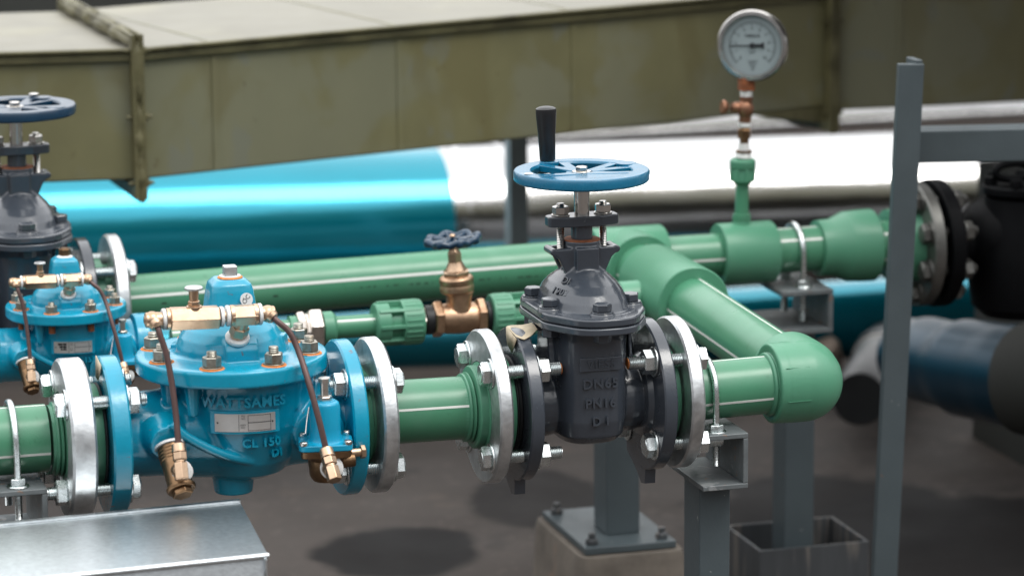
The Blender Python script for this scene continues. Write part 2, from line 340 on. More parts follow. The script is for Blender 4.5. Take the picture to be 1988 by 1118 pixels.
def stub(parent, xf, side, yc=0, zc=0, r=.0375, gasket=0):
    """PPR stub end: green face disc at xf, collar on the pipe side (side=-1: pipe towards -X)"""
    b = B(); s = side
    b.lathe([(.030, 0), (.0605, 0), (.061, .0015), (.061, .010), (.0535, .011), (.0535, .030), (.0500, .0315), (.0500, .0400), (.0485, .0415), (r+.001, .0425), (r+.0045, .0445), (r+.0045, .0462), (r+.0015, .0475), (r+.0035, .0495), (r+.003, .0515), (r, .0525), (r, .056)],
            (xf, yc, zc), (s, 0, 0), 72)
    return obj('pipe_collar', b, GREENF, parent)
def weld_ribs(b, x, r, yc=0, zc=0, n=3, d=.0025):
    for i in range(n): b.lathe([(r, -.001), (r+.0008, 0), (r, .001)], (x+i*d, yc, zc), (1, 0, 0), 56)

# ------------------------------------------------------------------ gate valve
def roundpoly(pts, r, n=6):
    out = []; N = len(pts)
    for i in range(N):
        p = Vector(pts[i]); a = (Vector(pts[i-1])-p); c = (Vector(pts[(i+1) % N])-p)
        a.normalize(); c.normalize(); h = a.angle(c)/2; d = min(r/math.tan(h), 1); p0 = p+a*d; p1 = p+c*d
        for k in range(n+1):
            t = k/n; out.append(tuple((1-t)**2*p0+2*t*(1-t)*p+t*t*p1))
    return out
def gate_valve(loc, label, handle=True, wheel_mat=None, wheel_rz=0., text=True, group=None, wmat=None):
    t = thing('gate_valve', label, 'gate valve', loc, group)
    b = B()
    b.loft([(-.050, .006, .018), (-.048, .020, .036), (-.043, .034, .052), (-.034, .041, .062), (-.015, .0435, .0665), (.03, .0435, .068), (.085, .0435, .070), (.101, .047, .082)], e=3.4, seg=64)
    b.lathe([(.050, -.088), (.044, -.080), (.037, -.070), (.036, -.045), (.036, .045), (.037, .066), (.043, .076), (.050, .088)], (0, 0, 0), (1, 0, 0), 64)
    b.ball((.052, 0, -.002), .041); b.ball((-.052, 0, -.002), .040)
    b.box((0, 0, .095), (.13, .022, .012)); 
    for x in (-.050, .050): b.prism([(-.03, .0), (.03, .0), (.02, .05), (-.02, .05)], (x, 0, .045), (0, 1, 0), (0, 0, 1), (.006, 0, 0), .9)
    body = obj('body', b, GREY, t, remesh=.0017, smooth=3)
    pl = [(-.030, -.110), (.034, -.110), (.065, -.052), (.065, .052), (.032, .110), (-.032, .110), (-.065, .052), (-.065, -.052)]
    rp = roundpoly(pl, .046, 8)
    b = B(); b.prism(rp, (0, 0, .0995), (1, 0, 0), (0, 1, 0), (0, 0, 1), .0092); obj('body_rim', b, GREY, t, bevel=.0022)
    b = B(); b.prism([(x*.985, y*.985) for x, y in rp], (0, 0, .109), (1, 0, 0), (0, 1, 0), (0, 0, 1), .0105); obj('bonnet_rim', b, GREY, t, bevel=.003)
    # bonnet dome, yoke and stuffing box
    b = B()
    b.loft([(.112, .052, .084), (.121, .0505, .081), (.130, .0485, .075), (.139, .0445, .066), (.147, .039, .055), (.154, .0315, .042), (.160, .024, .030), (.168, .018, .021)], e=2.3, seg=56)
    b.loft([(.112, .060, .094), (.120, .056, .090)], e=2.6)
    for sy in (-1, 1):
        b.prism([(-.039, .188), (-.039, .181), (-.033, .176), (-.019, .146), (.019, .146), (.033, .176), (.039, .181), (.039, .188)], (0, sy*.0125-.004, 0), (1, 0, 0), (0, 0, 1), (0, 1, 0), .008)
    for sx in (-1, 1):
        b.box((sx*.0265, 0, .178), (.008, .022, .010)); b.cyl((sx*.039, -.0165, .1845), (sx*.039, .0165, .1845), .0045)
    b.cyl((0, 0, .145), (0, 0, .196), .0215, .0225, 40)
    b.box((0, -.0195, .174), (.028, .012, .030)); b.prism([(-.026, .184), (-.017, .146), (.017, .146), (.026, .184)], (0, -.012, 0), (1, 0, 0), (0, 0, 1), (0, 1, 0), .024)
    bon = obj('bonnet', b, GREY, t, remesh=.0013, smooth=3)
    b = B(); b.lathe([(.013, 0), (.0220, 0), (.0216, .0014), (.013, .0016)], (0, 0, .1955), (0, 0, 1)); obj('rust_ring', b, RUSTD, t)
    b = B(); b.cyl((0, 0, .193), (0, 0, .219), .0130, .0128); obj('gland_sleeve', b, GREY, t)
    gp = roundpoly([(-.044, -.010), (-.02, -.018), (.02, -.018), (.044, -.010), (.044, .010), (.02, .018), (-.02, .018), (-.044, .010)], .007)
    b = B(); b.prism(gp, (0, 0, .2135), (1, 0, 0), (0, 1, 0), (0, 0, 1), .0125); obj('gland_plate', b, GREY, t, bevel=.002)
    for sx in (-1, 1):
        b = B(); b.thread((sx*.0265, 0, .180), (sx*.0265, 0, .2410), .0048, .0021); st = obj('gland_stud', b, STEEL, t)
        b = B(); b.hexn((sx*.0265, 0, .2280), (0, 0, 1), .0178, .0095, rot=.35*sx); obj('nut', b, STEEL, st)
        b = B(); b.cyl((sx*.0265, 0, .2261), (sx*.0265, 0, .2279), .0112, ch=.0004); obj('washer', b, STEEL, st)
    # bonnet bolts
    for k, (x, y) in enumerate(((-.0505, .036), (-.0505, -.034), (-.001, -.083), (.0495, -.034), (.0460, .036), (.001, .084))):
        b = B(); b.cyl((x, y, .117), (x, y, .1225), .0155, .0145, ch=.001); b.cyl((x, y, .1225), (x, y, .1242), .0132, ch=.0004); b.hexn((x, y, .1242), (0, 0, 1), .0192, .0095, rot=k*.4)
        b.hexn((x, y, .0995), (0, 0, -1), .0190, .0125, rot=.2+k*.5)
        obj('bonnet_bolt', b, GREY, t)
    # flanges with feet
    for sx, x0, x1 in ((-1, -.091, -.0745), (1, .0745, .091)):
        b = B(); ring(b, x0, x1, ri=.034); b.lathe([(.052, 0), (.048, .006), (.040, .008)], (x0 if sx > 0 else x1, 0, 0), (-sx, 0, 0), 48)
        xa = x0 if sx > 0 else x0
        b.prism(roundpoly([(-.020, -.060), (.062, -.066), (.060, -.084), (.022, -.1), (.004, -.112), (-.010, -.110), (-.012, -.088)], .0012), (xa+.0015, 0, 0), (0, 1, 0), (0, 0, 1), (1, 0, 0), .0135)
        obj('flange', b, GREY, t, sharp=30)
        b = B(); ring(b, x1+.0002 if sx > 0 else x0-.0042, x1+.004 if sx > 0 else x0-.0002, R=.060, ri=.034); obj('gasket', b, RUBBER, t)
    # stem, wheel
    b = B(); b.cyl((0, 0, .19), (0, 0, .266), .0092, ch=.0006); obj('stem', b, STEEL, t)
    WM = wmat or WHEEL
    b = B(); zb = .2665
    b.lathe([(.0655, zb+.0015), (.067, zb), (.079, zb), (.0812, zb+.002), (.0815, zb+.0115), (.0800, zb+.0140), (.0700, zb+.0150), (.0615, zb+.0138), (.0595, zb+.011), (.0620, zb+.004), (.0655, zb+.0015)], (0, 0, 0), (0, 0, 1), 112)
    b.cyl((0, 0, zb-.006), (0, 0, zb+.0105), .0195, .0200, ch=.0015)
    for a0, da_ in ((109, 15), (19, 15), (262, 66)):
        for da in (-da_, da_):
            a1 = radians(a0+wheel_rz+da*.25); a2 = radians(a0+wheel_rz+da); p0 = Vector((cos(a1)*.014, sin(a1)*.014, zb+.0075)); p1 = Vector((cos(a2)*.063, sin(a2)*.063, zb+.0095))
            b.bar(p0, p1, .0120, .0078)
        a1 = radians(a0+wheel_rz)
        for q in range(15 if da_ > 20 else 7):
            a2 = radians(a0+wheel_rz+da_*(q/(7 if da_ > 20 else 3)-1)*.9); re = .062 if da_ > 20 else .036; b.bar((cos(a2)*.012, sin(a2)*.012, zb+.0068+q*.00005), (cos(a2)*re, sin(a2)*re, zb+.0085+q*.00005), .020 if da_ > 20 else .010, .0070)
        if da_ < 20: b.cyl((cos(a1)*.0665, sin(a1)*.0665, zb+.004), (cos(a1)*.0665, sin(a1)*.0665, zb+.0152), .0125)
    hw = obj('handwheel', b, WM, t, bevel=.0008)
    b = B(); b.cyl((0, 0, zb+.0104), (0, 0, zb+.0120), .0118, ch=.0004); b.hexn((0, 0, zb+.0120), (0, 0, 1), .0125, .0055); obj('hub_nut', b, STEEL, hw)
    if handle:
        a1 = radians(109); hx, hy = cos(a1)*.0690, sin(a1)*.0690
        b = B(); b.lathe([(.0090, 0), (.0095, .001), (.0105, .030), (.0124, .055), (.0126, .060), (.0122, .063), (.0100, .0645), (.006, .0655), (.0, .0660)], (hx, hy, zb+.0158), (-.03, 0, 1), 40); obj('grip', b, BLACK, hw)
        a2 = radians(193); b = B(); b.cyl((cos(a2)*.0725, sin(a2)*.0725, zb+.0148), (cos(a2)*.0725, sin(a2)*.0725, zb+.0153), .0052); obj('sticker', b, WHITE, hw)
        lettering(hw, 'NESSA AM', .0085, (.043, -.05, zb+.007), curve=.0816, depth=.0005, mat=WM) if False else None
    else:
        a2 = radians(60); b = B(); b.hexn((cos(a2)*.0690, sin(a2)*.0690, zb+.0150), (0, 0, 1), .012, .004); obj('plug', b, STEEL, hw)
    if text:
        yf = -.0688
        for s, z, sz in (('DN65', .0335, .0165), ('PN16', .0095, .0155), ('D I', -.0125, .0150)):
            lettering(body, s, sz, (.001, yf, z), depth=.0017, mat=GREY, spacing=1.12, bold=.0004)
        b = B(); b.box((.001, yf-.0006, .0575), (.052, .0026, .0165)); rp_ = obj('maker_plate', b, GREY, body, bevel=.001)
        lettering(rp_, 'VIESS', .0145, (.001, yf-.0020, .0575), depth=.0016, mat=GREY, spacing=1.1)
        u = Vector((.62, -.70, .1)).normalized()
        lettering(bon, '1903', .0125, (-.0385, -.036, .1405), u=(.52, -.80, -.10), v=(.60, .30, .72), depth=.0016, mat=GREY)
        lettering(bon, 'DI', .0125, (-.0290, -.030, .1520), u=(.52, -.80, -.10), v=(.60, .30, .72), depth=.0016, mat=GREY)
    return t
gate_valve((-.010, 0, 0), 'dark grey gate valve in front, with blue handwheel, upright black crank handle and DN65 casting', handle=True, group='grey gate valves')
gate_valve((-.588, .69, .0095), 'dark grey gate valve with navy handwheel and no crank handle, behind the blue valves', handle=False, wheel_rz=-62, text=False, group='grey gate valves', wmat=WHEELD)

# ------------------------------------------------------------------ blue control valve
def control_valve(loc, label, flanged=True, scale=1., plate_logo=False, capbolt=ZINC, nutmat=RUSTY, group=None):
    t = thing('control_valve', label, 'control valve', loc, group, scale=scale)
    BL = BLUE; F = Vector((-.44, 0, 0))
    L = lambda px, py, Y: at(px, py, Y=Y)-F
    b = B()
    b.lathe([(.054, -.140), (.050, -.120), (.0505, -.09), (.055, -.06), (.058, -.02), (.055, .03), (.050, .07), (.049, .10), (.054, .130)], (0, 0, -.002), (1, 0, 0), 64)
    b.lathe([(.030, -.060), (.048, -.052), (.062, -.035), (.072, -.012), (.0785, .010), (.0825, .035), (.085, .060), (.088, .072)], (.012, 0, 0), (0, 0, 1), 80)
    b.cyl((-.002, -.004, -.079), (-.002, -.004, -.05), .0225, .0265)
    b.lathe([(.020, 0), (.022, .012), (.030, .03)], tuple(L(326, 862, -.072)), (0, 1, .15), 40)
    b.lathe([(.030, 0), (.032, .012), (.038, .03)], (.090, -.064, -.002), (0, 1, .1), 40)
    # partition crease: a raised web sweeping down across the body
    cr = [L(333, 822, -.074), L(360, 846, -.075), L(400, 868, -.074), L(440, 884, -.070), L(480, 893, -.062), L(507, 896, -.052)]
    b.tube(cr, .006, 12)
    for a in (-133, -45, -15, 200):
        c_ = Vector((cos(radians(a))*.086, sin(radians(a))*.086, 0)); b.cyl(c_+Vector((0, 0, .030)), c_+Vector((0, 0, .07)), .006, .0105, 16)
    body = obj('body', b, BL, t, remesh=.0019, smooth=3)
    # cap: disc, dome, tower
    b = B()
    b.lathe([(.105, .0675), (.1105, .0685), (.1120, .0705), (.1120, .0860), (.1105, .0882), (.104, .0892), (.070, .0892), (.0650, .0905), (.0640, .098), (.0600, .109), (.0530, .119), (.0430, .128), (.033, .135), (.028, .140)], (0, 0, 0), (0, 0, 1), 96)
    b.loft([(.085, .033, .034), (.115, .0315, .033), (.150, .0275, .029), (.164, .0255, .026), (.171, .0235, .024), (.1765, .0170, .018)], e=5, seg=48)
    b.prism([(-.067, .088), (-.067, .103), (-.063, .1100), (-.0, .143), (0, .088)], (-.0195, 0, 0), (0, 1, 0), (0, 0, 1), (1, 0, 0), .039)
    b.bar((-.062, .035, .086), (.062, -.02, .1), .02, .02)
    cap = obj('cap', b, BL, t, remesh=.0014, smooth=2)
    b = B(); b.box((0, 0, 0), (.04, .0015, .0006)); 
    for k in range(2):
        a = radians(-32+k*180); b = B(); b.cyl((cos(a)*.092, sin(a)*.092, .0885), (cos(a)*.092, sin(a)*.092, .0897), .0045, seg=20); obj('drilled_hole', b, INK, t)
    for k in range(8):
        a = radians(20+45*k); x, y = cos(a)*.0935, sin(a)*.0935
        b = B(); b.cyl((x, y, .0890), (x, y, .0903), .0150, .0138, mi=1); b.cyl((x, y, .0903), (x, y, .0917), .0122, ch=.0003); b.hexn((x, y, .0917), (0, 0, 1), .0188, .0120, rot=k*.37)
        b.thread((x, y, .1037), (x, y, .1037+(.0062, .0075, .0068, .0055, .0070, .0060, .0073, .0064)[k]), .0060, .0019)
        obj('cap_nut', b, [nutmat, RUST], t)
        if not flanged and k in (4, 5, 6, 7): b = B(); b.cyl((x, y, .052), (x, y, .0675), .006); obj('stud_end', b, RUSTD, t)
    b = B(); b.lathe([(.0150, 0), (.0145, .0012), (.0125, .0018)], (.001, 0, .1765), (0, 0, 1), mi=1); b.cyl((.001, 0, .178), (.001, 0, .1795), .0125, mi=2)
    if flanged: b.loft([(.1790, .0078, .0078), (.1905, .0076, .0076)], e=9, cx=.001)
    else: b.hexn((.001, 0, .179), (0, 0, 1), .019, .013); b.cyl((.001, 0, .192), (.001, 0, .1935), .0075)
    pg = obj('top_plug', b, [GALV if flanged else BRASSD, RUST if flanged else PTFE, PTFE], t, bevel=.0006)
    if flanged:
        n = Vector((.20, -.97, .10)).normalized(); u = Vector((.97, .20, 0)).normalized(); v = n.cross(u)*-1
        c = Vector((.0135, -.0302, .1555)); b = B(); b.lathe([(.0078, 0), (.0078, .0010)], c, n, 40); st = obj('sticker', b, WHITE, t)
        ra = radians(-50); uu = u*cos(ra)+v*sin(ra); vv = -u*sin(ra)+v*cos(ra)
        lettering(st, 'QC', .0078, c+n*.0011-vv*.0012, u=uu, v=vv, depth=.0001, mat=INK)
    # flanges / plain ends
    if flanged:
        for x0, x1 in ((-.156, -.134), (.124, .143)):
            b = B(); ring(b, x0, x1, ri=.034, ch=.0022); b.cyl((x0+.002, 0, 0), (x1-.002, 0, 0), .036); obj('flange', b, BL, t, sharp=30)
            g0, g1 = (x0-.0045, x0-.0003) if x0 < 0 else (x1+.0003, x1+.002)
            b = B(); ring(b, g0, g1, R=.062, ri=.034); obj('gasket', b, RUBBER, t)
    else:
        b = B(); b.lathe([(.050, .12), (.060, .124), (.060, .148), (.056, .152), (.03, .152)], (0, 0, .0), (1, 0, 0), 48); obj('threaded_end', b, BL, t, bevel=.002); b = B(); b.lathe([(.05, -.24), (.060, -.236), (.062, -.15), (.052, -.13)], (0, 0, 0), (1, 0, 0), 48)
        for i in range(5): b.lathe([(.0622, 0), (.0632, .0015), (.0622, .003)], (-.215+.012*i, 0, 0), (1, 0, 0), 48)
        obj('threaded_end', b, BL, t, bevel=.002)
    # name plate on the bowl, curved
    def arc(bm, x0, x1, z0, z1, R, th, mi=0, zt=0.):
        n_ = 12; vs = []; fs = []
        for i in range(n_+1):
            a = (x0+(x1-x0)*i/n_)/R
            for rr in (R-.002, R+th):
                for z in (z0, z1): vs.append((.012+sin(a)*rr, -cos(a)*rr, z+zt*(x0+(x1-x0)*i/n_)))
        for i in range(n_):
            q = 4*i; fs += [(q+2, q+6, q+7, q+3), (q+1, q+3, q+7, q+5), (q, q+4, q+6, q+2), (q, q+1, q+5, q+4)]
        fs += [(0, 2, 3, 1), (4*n_, 4*n_+1, 4*n_+3, 4*n_+2)]; bm.add(vs, fs, mi)
    RB = .0835; cxp = -.014
    b = B(); arc(b, cxp-.041, cxp+.041, .009, .036, RB, .0012); obj('plate_pad', b, BL, body, bevel=.0005)
    b = B(); arc(b, cxp-.035, cxp+.035, .0120, .0330, RB, .0020)
    lines = [(cxp-.0075, cxp-.0070, .0125, .0325), (cxp+.003, cxp+.0035, .0135, .0315), (cxp+.0290, cxp+.0295, .0135, .0315), (cxp+.003, cxp+.0295, .0310, .0315), (cxp+.003, cxp+.0295, .0224, .0232), (cxp+.003, cxp+.0295, .0132, .0137)]
    for x0, x1, z0, z1 in lines: arc(b, x0, x1, z0, z1, RB, .00215, 1)
    for s in (-1, 1):
        a = (cxp+s*.0315)/RB; b.lathe([(.0011, 0), (.0011, .0004)], (.012+sin(a)*(RB+.0019), -cos(a)*(RB+.0019), .0225), (sin(a), -cos(a), 0), 16, 1)
    np_ = obj('name_plate', b, [PLATE, INK], body)
    def ltr(par, s, size, x, z, depth, mat, R=RB, **k):
        me = text_mesh(s, size, depth, k.get('spacing', 1.), k.get('bold', 0.))
        for q in me.vertices:
            a = (x+q.co.x)/R; rr = R+q.co.z+k.get('out', 0.); q.co = Vector((.012+sin(a)*rr, -cos(a)*rr, z+q.co.y))
        me.materials.append(mat); o = bpy.data.objects.new('lettering', me); COL.objects.link(o); o.parent = par
    ltr(np_, 'FIG\nNO', .0030, cxp-.0022, .0290, .0001, INK, out=.0021); ltr(np_, 'ASSY\nNO', .0030, cxp-.0025, .0185, .0001, INK, out=.0021)
    if plate_logo:
        b = B()
        for x0, x1, z0, z1 in ((-.027, -.0185, .0265, .0305), (-.0178, -.0115, .0265, .0305), (-.0245, -.0185, .0215, .0255), (-.0178, -.0115, .0215, .0255), (-.0222, -.0185, .0175, .0205), (-.0178, -.0115, .0175, .0205)): arc(b, cxp+x0, cxp+x1, z0, z1, RB, .0022)
        obj('logo', b, INK, np_)
    if flanged: ltr(body, 'WATTSAMES', .0165, cxp-.002, .0465, .0011, BL, R=.0884, spacing=1.08, bold=.0005)
    ltr(body, 'CL 150', .0140, .0060, -.0040, .0030, BL, R=.0762, spacing=1.1, bold=.0005); ltr(body, 'DI', .0130, .0250, -.0195, .0036, BL, R=.0702, spacing=1.15, bold=.0005)
    # brass manifold
    YM = -.073
    a1, a2 = L(329, 619, YM), L(425, 615, YM)
    b = B(); b.hexn(a1, (a2-a1), .0245, (a2-a1).length, rot=pi/6); b.cyl(a1-(a2-a1).normalized()*.004, a1, .0125); 
    k0 = L(377, 602, YM); b.cyl(k0, k0+Vector((0, 0, .005)), .009); b.hexn(k0+Vector((0, 0, .005)), (0, 0, 1), .0125, .006); b.cyl(k0+Vector((0, 0, .011)), k0+Vector((0, 0, .0235)), .0052, .006)
    nv = obj('needle_valve', b, BRASS, t, bevel=.0008)
    b = B(); b.lathe([(.0088, 0), (.0106, .0008), (.0106, .0028), (.0095, .0038), (.0, .0040)], k0+Vector((0, 0, .0235)), (0, 0, 1), 32); obj('knob', b, GALV, nv)
    t1, t2 = L(446, 613, YM), L(500, 610, YM); dd = (t2-t1).normalized()
    b = B(); b.hexn(t1, dd, .0225, (t2-t1).length, rot=pi/6); b.cyl(t1, t1+dd*.005, .0125); b.cyl(t2-dd*.005, t2, .0125)
    md = (t1+t2)/2; bp = L(461, 653, -.057); b.cyl(md, bp, .0088); b.hexn(md+(bp-md)*.50, bp-md, .0195, (bp-md).length*.42); tee = obj('brass_tee', b, BRASS, t, bevel=.0008)
    b = B(); b.cyl(a2, t1, .0062); b.cyl(t2, t2+dd*.009, .0085); b.cyl(a1-dd*.018, a1, .0085); obj('nipple', b, BRASS, t)
    b = B()
    for c, r in ((a2+dd*.001, .0118), (t1-dd*.0045, .0122), (t2+dd*.0005, .0125), (a1-dd*.0085, .0122)): b = B(); b.cyl(c, c+dd*.004, r, ch=.0006); obj('thread_tape', b, PTFE, t)
    b = B()
    ax = Vector((0, .47, -.88)); b.lathe([(.008, 0), (.0132, 0), (.0142, .0015), (.0138, .005)], bp-ax*.001, ax, 40); obj('thread_tape', b, PTFE, t)
    eL, eR = a1-dd*.020, t2+dd*.012
    tl = [L(305, 628, YM-.006), L(310, 648, YM-.012), L(323, 688, YM-.016), L(333, 740, YM-.022), L(341, 800, YM-.03), L(347, 868, YM-.04)]
    tr = [L(525, 612, YM-.006), L(541, 626, YM-.012), L(562, 645, YM-.016), L(580, 683, YM-.024), L(600, 745, YM-.046), L(618, 810, YM-.058), L(634, 876, YM-.063)]
    for e, tt in ((eL, tl), (eR, tr)):
        b = B(); b.cyl(e-dd*.008, e+dd*.008, .0088, ch=.001); b.ball(e, .0100, 20); q = (Vector(tt[1])-Vector(tt[0])).normalized(); b.cyl(e, Vector(tt[0])+q*.003, .0092, .0080); b.cyl(Vector(tt[0]), Vector(tt[0])+q*.005, .0082, .0068); obj('brass_elbow', b, BRASS, t, bevel=.0006)
        b = B(); b.tube(tt, .0036, 14, smooth=8); obj('copper_tube', b, TUBE, t)
    # strainer, lower left
    A = L(328, 862, -.070); D = Vector((.10, -.62, -.72)).normalized()
    b = B(); b.cyl(A, A+D*.056, .0150, .0145, 36); b.lathe([(.0145, 0), (.0172, .001), (.0172, .004), (.016, .006)], A+D*.054, D, 36); b.hexn(A+D*.060, D, .0215, .007)
    for i in range(4): b.lathe([(.0150, 0), (.0158, .001), (.0150, .002)], A+D*(.008+.004*i), D, 36)
    stn = obj('strainer', b, BRASSD, t, bevel=.0006)
    b = B(); b.lathe([(.0150, 0), (.0178, .0005), (.0175, .0035), (.015, .004)], A+D*.001, D, 36)
    E0 = A+D*.034; S = Vector((.30, -.86, .10)).normalized()
    for q, r in ((.012, .0128), (.0175, .0105)): b.lathe([(r-.004, 0), (r, .0006), (r, .0030), (r-.002, .0036)], E0+S*q, S, 30)
    obj('thread_tape', b, PTFE, t)
    tp = Vector(tl[-1]); vd = (L(353, 930, -.13)-tp).normalized()
    b = B(); b.cyl(tp-vd*.004, tp+vd*.006, .0078, .0085); b.hexn(tp+vd*.006, vd, .0150, .0095); b.cyl(tp+vd*.0155, tp+vd*.018, .0065); b.hexn(tp+vd*.018, vd, .0150, .020); b.cyl(E0, tp+vd*.026, .0085); obj('brass_elbow', b, BRASS, t, bevel=.0007)
    # pilot valve, lower right
    Pc = L(632, 866, -.098); Rp = radians(-10)
    b = B(); dm = roundpoly([(cos(a+Rp)*.0335*1.32, sin(a+Rp)*.0335*1.15) for a in [pi/4+i*pi/2 for i in range(4)]], .009)
    b.prism(dm, Pc, (1, 0, 0), (0, 1, 0), (0, 0, 1), .0075)
    b.lathe([(.0225, .007), (.0200, .0085), (.0186, .012), (.0180, .022), (.0176, .047), (.0165, .0520), (.0140, .0540), (.008, .0545)], Pc, (0, 0, 1), 48); pil = obj('pilot_cover', b, BLUEL, t, bevel=.0014)
    b = B(); b.prism([(x*.93, y*.93) for x, y in dm], Pc-Vector((0, 0, .0085)), (1, 0, 0), (0, 1, 0), (0, 0, 1), .0083); b.lathe([(.026, -.009), (.021, -.014), (.019, -.034), (.015, -.040), (.008, -.041)], Pc, (0, 0, 1), 36); b.cyl(Pc+Vector((0, 0, -.020)), Pc+Vector((.034, .0, -.018)), .0085); obj('pilot_body', b, BRASSD, t, bevel=.001)
    b = B(); b.hexn(Pc+Vector((.041, .0, -.010)), (1, 0, 0), .014, .006); b.cyl(Pc+Vector((.03, 0, -.010)), Pc+Vector((.042, 0, -.010)), .005); obj('side_plug', b, BRASS, t)
    for k in range(4):
        a = pi/4+k*pi/2+Rp; q = Pc+Vector((cos(a)*.0360, sin(a)*.0315, .0075)); b = B(); b.lathe([(.0048, 0), (.0052, .001), (.0050, .0035), (.0040, .0045), (.0, .0046)], q, (0, 0, 1), 24); b.box(q+Vector((0, 0, .0047)), (.006, .0012, .0006), rz=k*.8); obj('cover_screw', b, STEEL, t)
    b = B(); z0 = Pc+Vector((0, 0, .0545)); b.hexn(z0, (0, 0, 1), .0155, .0055); b.cyl(z0+Vector((0, 0, .0055)), z0+Vector((0, 0, .021)), .0050); b.hexn(z0+Vector((0, 0, .021)), (0, 0, 1), .0125, .006); b.cyl(z0-Vector((0, 0, .001)), z0+Vector((0, 0, .0006)), .012, mi=1); obj('adjusting_bolt', b, [NICKEL, BLUEL], t, bevel=.0005)
    tp = Vector(tr[-1]); vd = (L(650, 932, -.160)-tp).normalized()
    b = B(); b.cyl(tp-vd*.003, tp+vd*.008, .0078, .0085); b.hexn(tp+vd*.008, vd, .0150, .010); b.cyl(tp+vd*.018, tp+vd*.020, .0065); b.hexn(tp+vd*.020, vd, .0150, .018); b.cyl(Pc+Vector((0, -.01, -.022)), tp+vd*.026, .0085); obj('brass_elbow', b, BRASS, t, bevel=.0007)
    b = B(); c0 = Pc+Vector((.003, -.016, -.021)); S = (tp+vd*.026-c0).normalized()
    for q, r in ((.004, .0135), (.010, .0110)): b.lathe([(r-.005, 0), (r, .0006), (r, .0034), (r-.002, .004)], c0+S*q, S, 30)
    obj('thread_tape', b, PTFE, t)
    b = B(); b.tube([L(600, 790, -.085), L(596, 815, -.09), L(593, 842, -.10)], .0010, 8); obj('seal_wire', b, STEEL, t)
    return t
control_valve((-.44, 0, 0), 'large blue control valve with flanges and round QC sticker, on the front pipe line', group='blue control valves')
cv2 = control_valve((-.557, .5, -.008), 'smaller blue control valve without flanges, black logo on its plate, behind the front blue valve', flanged=False, scale=.70, plate_logo=True, group='blue control valves')

# ------------------------------------------------------------------ front pipe line
t = thing('inlet_pipe', 'short green pipe with galvanised flange ring entering the front blue valve at far left', 'pipe', (0, 0, 0), 'green pipes')
b = B(); pipe(b, (-1.6, 0, .002), (-.660, 0, .002), .0395, (4, 104)); obj('pipe', b, [GREEN, STRIPE], t)
stub(t, -.6005, -1, r=.0395)
b = B(); ring(b, -.643, -.614, ri=.0545, ch=.003); obj('backing_flange', b, GALV, t, sharp=30)
flange_bolts(t, -.643, -.574, (1, 1, 1, 1), .010) if False else None
for (a, fl) in ((45, 1), (135, -1), (225, -1), (315, 1)):
    y, z = -sin(radians(a))*.0725, cos(radians(a))*.0725
    if fl > 0: add_bolt(t, (-.643, y, z), 1, .069, .007, turn=.3)
    else: add_bolt(t, (-.574, y, z), -1, .069, .009, turn=.9)
t = thing('spool_pipe', 'short green pipe spool between the front blue valve and front grey gate valve', 'pipe', (0, 0, 0), 'green pipes')
b = B(); pipe(b, (-.262, 0, .001), (-.160, 0, 0), .0378, (74, 200)); obj('pipe', b, [GREEN, STRIPE], t)
b = B(); b.lathe([(.03, 0), (.061, 0), (.061, .010), (.0535, .012), (.0535, .036), (.040, .040), (.0378, .041)], (-.2945, 0, 0), (1, 0, 0), 72)
for i in range(6): b.lathe([(.0611, 0), (.0618, .0006), (.0611, .0012)], (-.2935+.0016*i, 0, 0), (1, 0, 0), 72)
obj('pipe_collar', b, GREENF, t)
b = B(); ring(b, -.2795, -.2608, ri=.0545, ch=.0025); obj('backing_flange', b, GALV, t, sharp=30)
stub(t, -.1095, -1, r=.0378)
b = B(); ring(b, -.1395, -.1225, ri=.0545, ch=.0022); obj('backing_flange', b, GALV, t, sharp=30)
b = B(); ring(b, -.1092, -.1052, R=.0600, ri=.034); obj('gasket', b, RUBBER, t)
for a in (45, 135, 225, 315):
    y, z = -sin(radians(a))*.0725, cos(radians(a))*.0725
    add_bolt(t, (-.2608, y, z), -1, .055, .006, turn=.4+a)
    add_bolt(t, (-.1395, y, z), 1, .0555, .015, turn=.1+a, rusty_end=a == 45)
# everything welded beyond the gate valve: outlet, elbow, branch, header
t = thing('pipe_network', 'welded green pipe run with elbow, branch and long rear header beyond the grey gate valve', 'pipe run', (0, 0, 0), 'green pipes')
b = B(); pipe(b, (.125, 0, -.002), (.236, 0, 0), .0358, (2, 106)); obj('outlet_pipe', b, [GREEN, STRIPE], t)
b = B(); b.lathe([(.03, 0), (.0605, 0), (.0605, .012), (.053, .013), (.053, .030), (.042, .033), (.0358, .036)], (.0838, 0, 0), (1, 0, 0), 72); obj('pipe_collar', b, GREENF, t)
b = B(); ring(b, .0985, .1158, ri=.0545, ch=.0022); obj('backing_flange', b, GALV, t, sharp=30)
for a in (45, 135, 225, 315):
    y, z = -sin(radians(a))*.0725, cos(radians(a))*.0725
    if a == 135: add_bolt(t, (.0645, y, z), 1, .0515, .018, turn=.7)
    else: add_bolt(t, (.1158, y, z), -1, .0515, .018 if a == 45 else .008, turn=.7+a, rusty_end=a in (45,))
XE = .2735; BZ = lambda y: .003+y*.029
b = B()
b.lathe([(.0360, .002), (.0478, .0), (.0492, .0015), (.0500, .030), (.0500, .05)], (.2290, 0, .001), (1, 0, 0), 64)
b.lathe([(.0360, .002), (.0478, .0), (.0492, .0015), (.0500, .030), (.0500, .05)], (XE, .050, BZ(.05)), (0, -1, -.029), 64)
b.ball((XE, 0, .001), .0502, 64, sc=(1, 1, 1)); b.lathe([(.0502, -.012), (.0502, .003)], (XE, 0, .001), (1, 0, 0), 64) 
